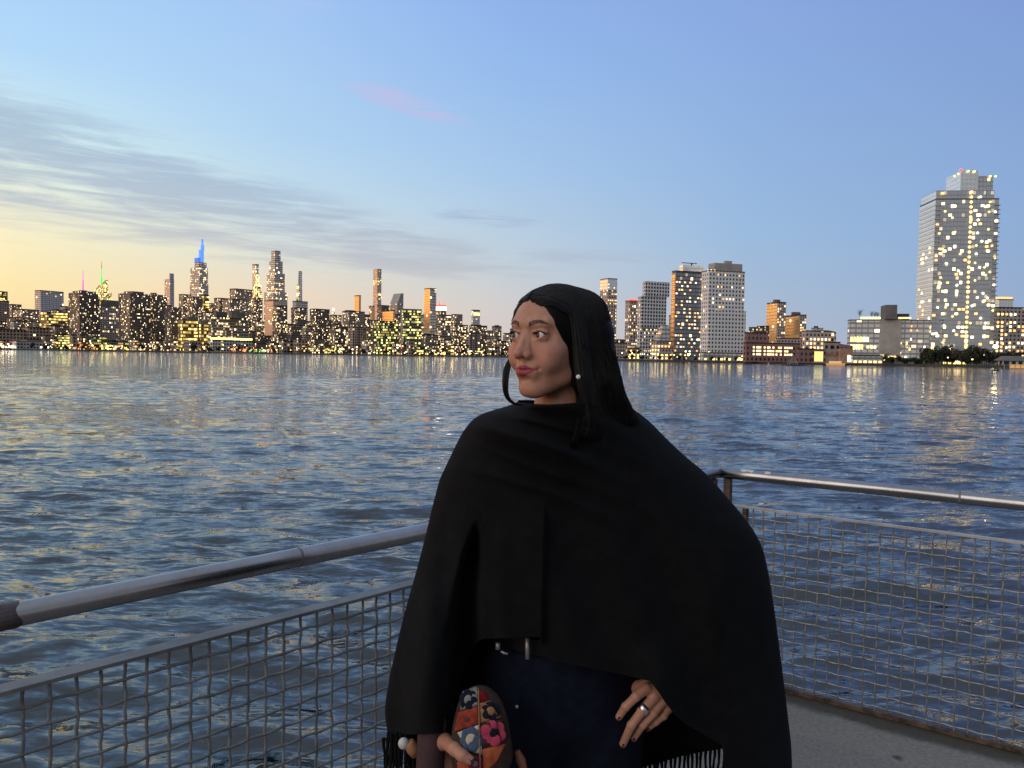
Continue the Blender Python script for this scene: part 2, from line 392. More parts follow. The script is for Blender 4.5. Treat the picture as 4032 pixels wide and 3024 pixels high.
# ------------------------------------------------------------------ facades
FINE = ('dark_brown_brick_facade', 'dark_brick_facade_many_lights', 'brown_masonry_facade', 'grey_office_facade', 'office_facade_lit_floors', 'bronze_glass_facade_lit_floors', 'green_glass_facade_lit_floors')
def facade(name, wall, glass=(0.02, 0.025, 0.03), lit=0.2, cw=3.2, fh=3.4, rowlit=0.0, mirror=0.0, warm=0.5, es=1.6, ww=0.62, wh=0.6, emit=None, g_rough=0.12, var=0.15, pier=0.0, tint=None):
    """wall with a grid of windows in the building's own coordinates; some windows are lit"""
    wall = tuple(min(v*1.95, 0.8) for v in wall); es = es*1.5
    if name in FINE: cw, fh = cw*0.78, fh*0.86
    m = bpy.data.materials.new(name); m.use_nodes = True; t = NT(m.node_tree); p = t.n['Principled BSDF']
    tc = t.n.new('ShaderNodeTexCoord'); x, y, z = t.sep(tc.outputs['Object'])[:3]; nx, ny, nz = t.sep(tc.outputs['Normal'])[:3]
    side = t.m('GREATER_THAN', t.m('ABSOLUTE', nx), t.m('ABSOLUTE', ny))
    u = t.m('ADD', t.m('MULTIPLY', side, y), t.m('MULTIPLY', t.m('SUBTRACT', 1.0, side), x))
    uu = t.m('ADD', t.m('DIVIDE', u, cw), 200.5); vv = t.m('DIVIDE', z, fh)
    cu, cv = t.m('FLOOR', uu), t.m('FLOOR', vv); fu, fv = t.m('FRACT', uu), t.m('FRACT', vv)
    rnd = t.n.new('ShaderNodeObjectInfo').outputs['Random']
    sd = t.m('ADD', t.m('MULTIPLY', side, 37.0), t.m('MULTIPLY', rnd, 500.0))
    def wn(vec):
        n = t.n.new('ShaderNodeTexWhiteNoise'); n.noise_dimensions = '3D'; t.l.new(vec, n.inputs['Vector']); return n.outputs
    h = wn(t.comb(cu, cv, sd)); hr = wn(t.comb(t.m('FLOOR', t.m('DIVIDE', cu, 4.0)), cv, t.m('ADD', sd, 5.0)))
    inside = t.m('MULTIPLY', t.m('LESS_THAN', t.m('ABSOLUTE', t.m('SUBTRACT', fu, 0.5)), ww/2), t.m('LESS_THAN', t.m('ABSOLUTE', t.m('SUBTRACT', fv, 0.5)), wh/2))
    vert = t.m('LESS_THAN', t.m('ABSOLUTE', nz), 0.5)
    inside = t.m('MULTIPLY', inside, vert)
    on = t.m('LESS_THAN', h[0], lit)
    if rowlit: on = t.m('MAXIMUM', on, t.m('MULTIPLY', t.m('LESS_THAN', hr[0], rowlit), t.m('LESS_THAN', h[0], 0.85)))
    hc = t.sep(h[1])
    on = t.m('MULTIPLY', t.m('MULTIPLY', on, inside), t.m('MULTIPLY_ADD', t.m('POWER', hc[1], 3.0), 2.0, 0.22))
    big = t.noise(tc.outputs['Object'], 0.05, 4, 0.6)[0]
    wc = t.mix(t.sstep(big, 0.3, 0.7), tuple(v*(1-var) for v in wall), tuple(min(1, v*(1+var)) for v in wall))
    if pier: wc = t.mix(t.m('LESS_THAN', t.m('FRACT', t.m('DIVIDE', u, pier)), 0.35), wc, tuple(v*0.45 for v in wall))
    t.put(p.inputs['Base Color'], t.mix(inside, wc, (tint or (0.75, 0.75, 0.75)) if mirror else glass))
    t.put(p.inputs['Metallic'], t.m('MULTIPLY', inside, mirror))
    t.put(p.inputs['Roughness'], t.m('MULTIPLY_ADD', inside, g_rough-0.7, 0.7))
    col = t.mix(t.m('MULTIPLY', hc[0], warm*1.6, clamp=True), (1.0, 0.74, 0.40), (1.0, 0.50, 0.14))
    if emit: col = emit
    t.put(p.inputs['Emission Color'], col); t.put(p.inputs['Emission Strength'], t.m('MULTIPLY', on, es))
    m.cycles.emission_sampling = 'NONE'
    return m
F = {
 'dark':   facade('dark_brown_brick_facade', (0.085, 0.068, 0.064), lit=0.17, cw=2.4, fh=2.8, var=0.2, es=2.2, ww=.55, wh=.55),
 'darkL':  facade('dark_brick_facade_many_lights', (0.11, 0.09, 0.082), lit=0.26, cw=2.5, fh=2.9, es=2.2),
 'brown':  facade('brown_masonry_facade', (0.20, 0.16, 0.14), lit=0.20, cw=2.8, fh=3.1, es=2.0),
 'brownq': facade('quiet_brown_masonry_facade', (0.21, 0.16, 0.14), lit=0.05, cw=4.5, fh=4.2, es=1.6),
 'pier':   facade('ribbed_brown_facade', (0.24, 0.18, 0.155), lit=0.08, cw=3.0, fh=3.4, es=2.2, pier=9.0),
 'grey':   facade('grey_office_facade', (0.27, 0.245, 0.225), lit=0.12, cw=3.2, fh=3.6, rowlit=0.11, es=1.6),
 'greyq':  facade('quiet_grey_facade', (0.30, 0.285, 0.27), lit=0.04, cw=4.0, fh=4.0, es=1.6),
 'office': facade('office_facade_lit_floors', (0.17, 0.15, 0.14), lit=0.18, cw=3.0, fh=4.2, rowlit=0.35, es=1.9, ww=0.85, wh=0.5),
 'yellow': facade('brightly_lit_office_facade', (0.16, 0.13, 0.07), lit=0.55, cw=4.0, fh=4.6, rowlit=0.5, es=2.0, ww=0.9, wh=0.55, warm=0.35, emit=(1.0, 0.66, 0.16)),
 'green':  facade('green_glass_facade_lit_floors', (0.09, 0.10, 0.075), lit=0.36, cw=3.2, fh=4.0, rowlit=0.2, es=1.5, emit=(0.95, 0.80, 0.22), ww=0.85, wh=0.55),
 'gold':   facade('mirror_glass_facade', (0.22, 0.16, 0.12), lit=0.03, cw=3.4, fh=3.8, mirror=0.75, ww=0.88, wh=0.85, es=1.6, g_rough=0.2, tint=(0.95, 0.62, 0.30)),  # orange of the reflected sunset is put into the glass tint
 'glass':  facade('blue_grey_glass_facade', (0.16, 0.16, 0.16), lit=0.10, cw=3.6, fh=4.0, mirror=0.30, ww=0.86, wh=0.75, es=1.9, g_rough=0.15),
 'bronze': facade('dark_bronze_glass_facade', (0.12, 0.10, 0.09), lit=0.05, cw=4.0, fh=4.4, mirror=0.12, ww=0.8, wh=0.7, es=1.9, pier=8.0),
 'bronzeL': facade('bronze_glass_facade_lit_floors', (0.17, 0.135, 0.115), lit=0.14, cw=4.0, fh=4.4, rowlit=0.28, mirror=0.1, es=1.9),
 'rose':   facade('rosy_stone_and_glass_facade', (0.20, 0.15, 0.14), lit=0.06, cw=3.2, fh=3.6, mirror=0.30, ww=0.8, wh=0.75, es=1.6, g_rough=0.25, tint=(0.8, 0.62, 0.5)),
 'blue':   facade('blue_floodlit_crown', (0.25, 0.35, 0.6), lit=1.0, cw=6, fh=6, ww=0.96, wh=0.92, emit=(0.10, 0.33, 1.0), es=0.75),
 'blueb':  facade('bright_blue_floodlit_crown', (0.3, 0.4, 0.6), lit=1.0, cw=6, fh=6, ww=0.96, wh=0.92, emit=(0.24, 0.52, 1.0), es=1.1),
 'goldlit': facade('gold_floodlit_crown', (0.3, 0.24, 0.12), lit=0.8, cw=3.0, fh=4.0, rowlit=0.6, ww=0.95, wh=0.75, es=1.5, emit=(1.0, 0.74, 0.28)),
 'whitegrid': facade('white_grid_facade_square_windows', (0.78, 0.74, 0.70), (0.03, 0.03, 0.035), lit=0.0, cw=3.0, fh=3.2, ww=0.46, wh=0.5, var=0.05),
 'greygrid': facade('pale_grey_grid_facade', (0.50, 0.50, 0.51), (0.018, 0.018, 0.022), lit=0.0, cw=2.9, fh=3.1, ww=0.58, wh=0.62, var=0.05),
 'nearglass': facade('dark_curtain_wall', (0.20, 0.205, 0.21), lit=0.02, cw=2.6, fh=3.2, mirror=0.3, ww=0.84, wh=0.72, es=1.4, tint=(.5,.53,.56)),
 'tower':  facade('tall_tower_curtain_wall', (0.17, 0.18, 0.19), lit=0.12, cw=2.4, fh=3.1, mirror=0.35, ww=0.84, wh=0.74, es=1.2, tint=(.55,.60,.63)),
 'darkglass': facade('dark_glass_curtain_wall', (0.055, 0.06, 0.065), (0.012, 0.014, 0.016), lit=0.05, cw=2.6, fh=3.2, mirror=0.12, ww=0.84, wh=0.72, es=1.2, tint=(.35,.38,.42)),
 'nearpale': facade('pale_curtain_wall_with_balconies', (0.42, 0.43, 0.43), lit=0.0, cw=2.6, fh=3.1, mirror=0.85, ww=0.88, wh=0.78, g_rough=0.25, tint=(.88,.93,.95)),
 'nearbrown': facade('near_brown_apartment_facade', (0.27, 0.225, 0.205), lit=0.06, cw=3.0, fh=3.1, es=1.7, ww=0.5, wh=0.5),
 'brick':  facade('red_brown_brick_facade', (0.16, 0.085, 0.075), lit=0.0, cw=3.2, fh=3.8, ww=0.45, wh=0.5, es=1.6),
 'terrace': facade('terraced_dark_facade', (0.15, 0.15, 0.145), lit=0.04, cw=4.0, fh=3.6, mirror=0.1, ww=0.8, wh=0.6, es=1.5),
}
M_roofd = pmat('dark_roof', (0.035, 0.035, 0.037), 0.8)
M_roofg = pmat('grey_roof', (0.16, 0.155, 0.15), 0.8, var=(0.2, 0.2))
M_conc = pmat('pale_concrete', (0.40, 0.37, 0.34), 0.8, var=(0.15, 0.15))
M_white = pmat('white_painted_metal', (0.72, 0.72, 0.72), 0.5)
M_red = pmat('red_paint', (0.35, 0.05, 0.05), 0.6)
def lamp(name, col, s): return pmat(name, tuple(c*0.5 for c in col), 0.5, emit=col, es=s)
E_warm = lamp('warm_window_light', (1.0, 0.66, 0.26), 2.2)
E_pale = lamp('pale_window_light', (1.0, 0.84, 0.58), 2.2)
E_amb = lamp('amber_window_light', (1.0, 0.50, 0.17), 1.7)
E_yel = lamp('yellow_lamp_light', (1.0, 0.76, 0.20), 3.2)
E_wht = lamp('white_lamp_light', (1.0, 0.90, 0.62), 6.0)
E_strong = lamp('floodlight', (1.0, 0.80, 0.36), 30.0)
E_red = lamp('red_warning_light', (1.0, 0.07, 0.05), 2.6)
E_mag = lamp('magenta_floodlit_mast', (1.0, 0.10, 0.55), 1.3)
E_grn = lamp('green_floodlit_mast', (0.15, 1.0, 0.16), 1.0)
E_blue = lamp('blue_crown_light', (0.08, 0.22, 0.80), 0.8); E_blueb = lamp('bright_blue_spire_light', (0.12, 0.33, 1.0), 1.0)
E_bluew = lamp('blue_white_sign_light', (0.35, 0.45, 1.0), 2.5)
E_org = lamp('orange_strip_light', (1.0, 0.30, 0.06), 2.0)
GM = -0.9; GN = -0.8
RHO = R(32)

def boxdims(x0, x1, D, py, s, rho=RHO):
    """size of a box turned by rho towards the viewer that fills the photo columns x0..x1 at distance D"""
    W = (at(x1, py, D) - at(x0, py, D)).length
    return max((1-s)*W/math.cos(rho), 1.0), max(s*W/math.sin(rho), 1.0)
def building(x0, x1, ytop, D, mat, label, s=0.34, near=False, name='building', cat='building', group=None, tiers=(), roof=None, split_roof=True, rho=RHO):
    """tiers: (part name, x0, x1, ytop, ybottom, material, s) standing on the main block"""
    g = GN if near else GM
    pm = at((x0+x1)/2, ytop, D); c = Vector((pm.x, D, g)); azv = math.atan2(c.x, c.y)
    root = empty(name, c, -azv+rho, label, cat, group)
    root.rotation_euler = (0, 0, rho-azv)
    a, b = boxdims(x0, x1, D, ytop, s, rho); h = pm.z - g
    mb = MB(); mb.box(-a/2, a/2, -b/2, b/2, 0, h); mb.build('wall', mat, root)
    inv = Matrix.Rotation(-(rho-azv), 3, 'Z')
    if roof is not False:
        r_ = MB(); r_.box(-a/2-.15, a/2+.15, -b/2-.15, b/2+.15, h, h+max(0.8, 0.0016*D*0.8)); r_.build('roof', roof or M_roofd, root)
    for (nm, tx0, tx1, ty0, ty1, tm, ts) in tiers:
        ta, tb = boxdims(tx0, tx1, D, ty0, ts, rho); p0 = at((tx0+tx1)/2, ty0, D); p1 = at((tx0+tx1)/2, ty1, D)
        off = inv @ Vector((p0.x-c.x, 0, 0))
        # keep the tier on its building: slide along the face
        t = MB(); z0 = p1.z-g; z1 = p0.z-g
        t.box(off.x-ta/2, off.x+ta/2, off.y-tb/2, off.y+tb/2, z0, z1)
        t.build(nm, tm, root)
    root['dims'] = (a, b, h)
    return root
WMESH = {}
def add_windows(root, cells, w_, h_, mats=None, name='window', out1=0.0):
    """lit windows, each its own pane standing 6 cm proud of the wall. cells: (face, u, z)"""
    a, b, h = root['dims']
    mats = mats or [E_warm, E_pale, E_amb]
    for i, (face, u, z) in enumerate(cells):
        m = mats[i % len(mats)]; key = (round(w_, 2), round(h_, 2), m.name, face)
        if key not in WMESH:
            mb = MB()
            if face == 0: mb.box(-w_/2, w_/2, -0.12, 0.02, -h_/2, h_/2)
            else: mb.box(-0.12, 0.02, -w_/2, w_/2, -h_/2, h_/2)
            WMESH[key] = mb.mesh(name, m)
        o = bpy.data.objects.new(name, WMESH[key]); link(o, root)
        o.location = (u, -b/2, z) if face == 0 else (-a/2-out1, u, z)
def random_cells(root, n, cw, fh, frac_left=0.3, zmin=3, zmax=None, rs=1, cluster=0.0):
    a, b, h = root['dims']; rg = random.Random(rs); zmax = zmax or h-2; out = set()
    tries = 0
    while len(out) < n and tries < 4000:
        tries += 1
        face = 1 if rg.random() < frac_left else 0
        Lf = b if face else a; nu = int(Lf/cw)
        if nu < 1: continue
        i = rg.randrange(nu); j = rg.randrange(int(zmin/fh), max(int(zmax/fh), int(zmin/fh)+1))
        out.add((face, round((i+0.5)*Lf/nu-Lf/2, 2), (j+0.5)*fh))
    return sorted(out, key=lambda q: (q[2]*7.3+q[1]*3.1) % 5.7)

# ------------------------------------------------------------------ the far city, from the left
def far_city():
    B = building
    B(-60, 22, 1150, 1900, F['yellow'], 'striped brown tower with yellow lit floors cut by the left edge of the photo', roof=M_roofd, s=0.3)
    B(-30, 30, 1187, 1500, F['brownq'], 'dark flat block under the striped tower at the far left edge')
    B(30, 80, 1202, 1700, F['brown'], 'grey brown slab with a lit strip on its roof near the left edge', tiers=[('lit_roof_strip', 33, 54, 1197, 1202, E_yel, .3)])
    B(60, 146, 1222, 1450, F['brown'], 'wide speckled brown block left of the dark rounded tower')
    r = B(146, 243, 1150, 1700, F['bronze'], 'dark rounded tower with pale grey left flank and pink lit roof edge', s=0.2, tiers=[('lit_roof_edge', 147, 195, 1143, 1149, E_org, .2)])
    B(165, 258, 1233, 1250, F['yellow'], 'glowing orange and yellow office block below the dark rounded tower', s=0.25)
    B(240, 285, 1210, 1500, F['greyq'], 'slim grey block between the orange office block and the stepped dark tower')
    B(-40, 96, 1300, 1010, F['brownq'], 'low dark brown brick hall on the far left waterfront', s=.2)
    B(96, 202, 1292, 1040, F['brownq'], 'low plain brown block right of the dark brick hall', s=.2)
    B(202, 292, 1288, 1060, F['brown'], 'low dark block with two stacks of yellow lit windows', s=.2)
    B(60, 192, 1347, 975, F['greyq'], 'long low grey green pier shed at the far left water edge', s=.12, roof=M_roofg)
    B(288, 382, 1335, 990, F['greyq'], 'low pink grey boathouse under the white dome', s=.15, roof=M_roofg)
    B(278, 385, 1156, 1050, F['dark'], 'leftmost of the dark brown riverside towers, with stepped top', s=.35,
      tiers=[('upper_block', 292, 372, 1148, 1156, F['dark'], .35), ('lift_tower', 312, 342, 1144, 1150, M_roofd, .4)], roof=False)
    t = B(375, 436, 1150, 2300, F['goldlit'], 'yellow glowing faceted tower carrying a green lit spire', s=.4, roof=False)
    for nm, xa, xb, ya, yb in [('left_crown', 376, 398, 1122, 1150), ('right_crown', 399, 424, 1102, 1150)]:
        a, b = boxdims(xa, xb, 2300, ya, .4); p0, p1 = at((xa+xb)/2, ya, 2300), at((xa+xb)/2, yb, 2300)
        off = Matrix.Rotation(-t.rotation_euler.z, 3, 'Z') @ Vector((p0.x-t.location.x, 0, 0)); z0, z1 = p1.z-GM, p0.z-GM
        mb = MB(); X0, X1, Y0, Y1 = off.x-a/2, off.x+a/2, off.y-b/2, off.y+b/2; dz = 14
        vs = [(X0,Y0,z0),(X1,Y0,z0),(X1,Y1,z0),(X0,Y1,z0),(X0,Y0,z1-dz),(X1,Y0,z1),(X1,Y1,z1),(X0,Y1,z1-dz)]
        mb.add(vs, [(0,3,2,1),(4,5,6,7),(0,1,5,4),(1,2,6,5),(2,3,7,6),(3,0,4,7)]); mb.build(nm, F['goldlit'], t)
    def spire(root, px, y0, y1, D, mat, r0=2.2, r1=0.5, name='spire'):
        p0, p1 = at(px, y0, D), at(px, y1, D); mb = MB()
        inv = root.matrix_basis.inverted()
        A = inv @ Vector((p1.x, D, p1.z)); Bq = inv @ Vector((p0.x, D, p0.z))
        mb.tube([A, A.lerp(Bq, .5), A.lerp(Bq, .52), Bq], [r0, r0*.8, r0*.45, r1], 6); mb.build(name, mat, root)
    spire(t, 400, 1058, 1122, 2300, E_grn, 3.0, 1.8); spire(t, 400, 1028, 1058, 2300, M_conc, 1.0, .5, 'mast_tip')
    m = B(300, 352, 1170, 2600, F['brown'], 'distant tower behind the leftmost riverside tower, with magenta lit mast', s=.35)
    spire(m, 327, 1066, 1142, 2600, E_mag, 2.6, 1.2, 'mast')
    spire(m, 327, 1142, 1170, 2600, E_mag, 6, 4.5, 'mast_base')
    B(376, 474, 1206, 1080, F['grey'], 'wide grey office slab with gridded windows between dark riverside towers', s=.15, tiers=[('plant_room', 400, 468, 1183, 1206, M_roofg, .15)])
    for lb, xa, xb, yt, u0, u1, D in [('second dark brown riverside tower, right of the grey gridded slab', 473, 588, 1158, 492, 562, 1040),
                                     ('third dark brown riverside tower, its roof step reaching highest in the trio', 588, 655, 1162, 593, 616, 1060),
                                     ('lowest and rightmost of the dark brown riverside towers', 652, 712, 1210, 656, 676, 1040)]:
        B(xa, xb, yt, D, F['dark'], lb, s=.36, tiers=[('upper_block', u0, u1, yt-9, yt, F['dark'], .4)], roof=False)
    B(650, 684, 1100, 2000, F['rose'], 'slim pale glass half of the split needle tower', s=.55, roof=False)
    B(667, 684, 1077, 1950, F['bronze'], 'slim grey needle tower rising above the riverside towers', s=.15, roof=False)
    B(706, 750, 1163, 1600, F['brown'], 'square brown tower just left of the blue crowned skyscraper')
    v = B(752, 816, 1056, 1650, F['bronzeL'], 'tall tapering skyscraper with blue lit stepped crown and spire', s=.52, roof=False,
          tiers=[('lower_setback', 750, 818, 1120, 1190, F['bronzeL'], .52), ('crown_base', 768, 812, 1034, 1056, F['bronze'], .35), ('blue_ledge', 767, 797, 1016, 1056, E_blue, .5), ('crown', 783, 802, 984, 1034, E_blueb, .35)])
    spire(v, 797, 942, 986, 1650, E_blueb, 4.4, 2.6)
    B(740, 796, 1174, 1350, F['darkL'], 'dark block with an orange glowing left face under the blue crowned skyscraper', s=.34)
    B(795, 822, 1165, 1400, F['yellow'], 'narrow bright yellow lit tower right under the blue crowned skyscraper')
    B(820, 848, 1198, 1500, F['brown'], 'small pinkish block right of the narrow yellow tower')
    B(845, 905, 1178, 1400, F['darkL'], 'dark roofed block with orange left face between two skyscrapers', s=.3)
    mm = B(907, 993, 1143, 1600, F['brown'], 'broad brown tower with glowing white band under a dark flat roof', s=.25,
      tiers=[('light_band', 909, 990, 1139, 1149, E_wht, .26)])
    B(880, 960, 1182, 1300, F['brown'], 'mid height brown block with red roof lamp below the broad brown tower')
    k = B(989, 1033, 1172, 1500, F['darkL'], 'dark stepped tower with glowing arched golden crown', s=.3, roof=False,
          tiers=[('crown_base', 994, 1031, 1150, 1172, F['goldlit'], .4), ('crown_arch', 999, 1028, 1120, 1150, F['goldlit'], .4), ('crown_tip', 1004, 1020, 1082, 1120, F['goldlit'], .4)])
    B(994, 1018, 1045, 1900, F['glass'], 'slim pale glass tower standing behind the golden arched crown', s=.6, tiers=[('lit_top', 998, 1014, 1048, 1066, E_yel, .4)])
    j = B(1042, 1130, 1152, 1550, F['bronzeL'], 'massive stepped bronze skyscraper with dark flat top', s=.42, roof=False,
          tiers=[('second_tier', 1052, 1120, 1078, 1152, F['bronzeL'], .42), ('third_tier', 1061, 1112, 1030, 1078, F['bronze'], .42), ('top_tier', 1069, 1104, 988, 1030, F['bronze'], .42)])
    B(1044, 1102, 1186, 1200, F['rose'], 'reddish brown glowing block in front of the stepped bronze skyscraper', s=.55)
    B(1074, 1130, 1208, 1150, F['darkL'], 'dark speckled apartment block at the foot of the stepped bronze skyscraper')
    B(826, 972, 1252, 1030, F['office'], 'wide slab with full rows of small lit windows behind the yellow strip', s=.1,
      tiers=[('plant_room', 843, 893, 1228, 1252, M_roofg, .2), ('plant_room', 902, 962, 1229, 1252, M_roofg, .2)])
    B(833, 992, 1343, 985, F['greyq'], 'low waterfront hall topped by a long bright yellow strip', s=.08, roof=M_roofg, tiers=[('light_strip', 834, 990, 1331, 1338, E_yel, .08)])
    B(704, 775, 1262, 1020, F['yellow'], 'yellow striped lit office block by the water below the square brown tower', s=.2, tiers=[('plant_room', 731, 778, 1246, 1262, M_roofg, .2)])
    B(786, 826, 1278, 1010, F['yellow'], 'narrower bright yellow block right beside the striped office block', s=.1, tiers=[('plant_room', 784, 828, 1262, 1278, M_roofg, .2)])
    # leaning needle
    n = empty('building', (at(1178, 1186, 1800).x, 1800, GM), 0, 'thin tapering dark needle tower with yellow lit lower flank', 'building')
    z0 = at(1178, 1186, 1800).z-GM; z1 = at(1181, 1068, 1800).z-GM; k_ = 1800/3000
    def taper(xa0, xa1, xb0, xb1, za, zb, mat, nm, dy):
        mb = MB(); c = 1178
        vs = [((xa0-c)*k_, -dy, za), ((xa1-c)*k_, -dy, za), ((xa1-c)*k_, dy, za), ((xa0-c)*k_, dy, za),
              ((xb0-c)*k_, -dy*.6, zb), ((xb1-c)*k_, -dy*.6, zb), ((xb1-c)*k_, dy*.6, zb), ((xb0-c)*k_, dy*.6, zb)]
        mb.add(vs, [(0,3,2,1),(4,5,6,7),(0,1,5,4),(1,2,6,5),(2,3,7,6),(3,0,4,7)]); mb.build(nm, mat, n)
    taper(1168, 1189, 1177, 1187, 0, z1, F['bronze'], 'wall', 7); taper(1166, 1178, 1171, 1179, 0, z0+(z1-z0)*.55, F['goldlit'], 'lit_flank', 9)
    B(1153, 1211, 1190, 1500, F['bronze'], 'dark block the needle tower rises from, with one yellow light', s=.2, tiers=[('lit_sign', 1174, 1196, 1198, 1206, E_yel, .1)])
    B(1147, 1206, 1216, 1200, F['darkL'], 'speckled dark apartment block below the needle tower')
    B(1221, 1297, 1221, 1150, F['dark'], 'wide flat topped black apartment block right of the needle tower', s=.3)
    q = B(1300, 1345, 1244, 1400, F['brown'], 'low brown block with small bulb topped turret', tiers=[('turret', 1309, 1317, 1222, 1244, F['goldlit'], .4)])
    mb = MB(); pb = q.matrix_basis.inverted() @ Vector((at(1313, 1219, 1400).x, 1400, at(1313, 1219, 1400).z)); mb.ball(pb, 2.2); mb.build('bulb', E_wht, q, True)
    B(1349, 1436, 1230, 1200, F['brown'], 'stepped brown block left of the banded pencil tower', s=.3, tiers=[('upper_block', 1358, 1400, 1222, 1230, M_roofd, .3)])
    B(1396, 1421, 1167, 1600, F['gold'], 'short slim orange glowing tower left of the banded pencil tower', s=.7)
    B(1412, 1456, 1242, 1250, F['darkL'], 'dark block tucked left of the banded pencil tower base')
    pen = B(1470, 1502, 1060, 1900, F['rose'], 'tall pencil tower with yellow lit bands', s=.5, roof=False,
            tiers=[('light_band', 1469.5, 1502.5, 1104, 1116, F['goldlit'], .5), ('light_band', 1469.5, 1502.5, 1154, 1165, F['goldlit'], .5), ('lit_top', 1471, 1500, 1062, 1086, F['goldlit'], .5)])
    B(1453, 1475, 1208, 1500, F['gold'], 'small orange block at the left foot of the pencil tower', s=.6)
    B(1487, 1533, 1206, 1400, F['dark'], 'dark flat roofed block at the right foot of the pencil tower')
    # slant-topped tower
    ct = B(1536, 1588, 1196, 1700, F['grey'], 'pale tower whose roof is cut at a steep slant', s=.55, roof=False)
    a, b, h = ct['dims']; hz = at(1570, 1156, 1700).z-GM; mb = MB()
    mb.add([(-a/2,-b/2,h),(a/2,-b/2,h),(a/2,b/2,h),(-a/2,b/2,h),(a/2,-b/2,hz),(a/2,b/2,hz),(a*.1,b/2,hz),(a*.1,-b/2,hz)],
           [(0,1,4,7),(1,2,5,4),(2,3,6,5),(3,0,7,6),(4,5,6,7)]); mb.build('slanted_top', M_conc, ct)
    B(1506, 1555, 1227, 1080, F['gold'], 'amber mirror glass block reflecting the sunset below the slanted tower', s=.85)
    B(1473, 1568, 1268, 1010, F['green'], 'low green glass office block with lit floors left of the white slab edge', s=.2)
    B(1583, 1660, 1221, 1000, F['green'], 'tall thin glass slab with yellow green windows beside its blank white end wall', s=.06, rho=R(14), roof=M_roofg,
      tiers=[('end_wall', 1579, 1601, 1218, 1392, M_conc, .2)])
    B(1371, 1472, 1292, 1010, F['pier'], 'brown brick apartment block with vertical ribs on the waterfront', s=.2)
    B(1296, 1372, 1296, 1030, F['darkL'], 'dark apartment block left of the ribbed brown block')
    tw = B(1671, 1718, 1140, 1150, F['bronze'], 'tall dark box tower with a glowing orange left face', s=.48, roof=M_roofd)
    a, b, h = tw['dims']; mb = MB(); mb.box(-a/2-.25, -a/2+.05, -b/2, b/2, h*.35, h); mb.build('left_face', F['gold'], tw)  # slab on the left side only, coloured like the sunset it reflects
    rw = B(1715, 1757, 1205, 1300, F['brown'], 'round topped tower with red and white glowing crown', s=.3, tiers=[('white_band', 1714, 1757, 1208, 1222, E_wht, .3), ('blue_sign', 1733, 1748, 1226, 1240, E_bluew, .2), ('red_band', 1713, 1758, 1202, 1208, E_red, .3)])
    spire(rw, 1731, 1180, 1203, 1300, E_red, 1.0, .6, 'mast')
    B(1716, 1777, 1244, 1120, F['office'], 'stepped block with lit top floors under the red and white crown', tiers=[])
    B(1857, 1890, 1224, 1300, F['glass'], 'lone slim glass tower with lit top floor right of the low skyline', s=.2, tiers=[('lit_floor', 1857, 1889, 1232, 1242, E_yel, .25), ('rooftop', 1866, 1880, 1220, 1224, M_roofd, .3)])
    B(1848, 1918, 1286, 1150, F['darkL'], 'dark stepped block at the foot of the lone slim glass tower', tiers=[('upper_block', 1850, 1895, 1278, 1286, F['darkL'], .3)])
    B(1784, 1842, 1283, 1150, F['darkL'], 'dark block with orange lit roof left of the lone slim glass tower')
    B(1937, 1975, 1288, 1200, F['brown'], 'rounded brown tower with small roof tank nearest the face of the woman', tiers=[('roof_tank', 1946, 1966, 1280, 1288, F['brown'], .4)])
    B(2008, 2040, 1298, 1200, F['greyq'], 'narrow grey block touching the profile of the woman')
    B(1745, 1830, 1378, 985, F['yellow'], 'long low waterside pavilion glowing yellow right of the white slab', s=.06)
    # dome on the boathouse
    dm = empty('dome', (at(343, 1335, 992).x, 992, at(343, 1335, 992).z), 0, 'white inflated dome on the waterfront below the leftmost riverside tower', 'dome')
    mb = MB(); mb.ball((0, 0, 0), (10.5, 8, 4.6), 20, 10); mb.build('shell', M_white, dm, True)
far_city()
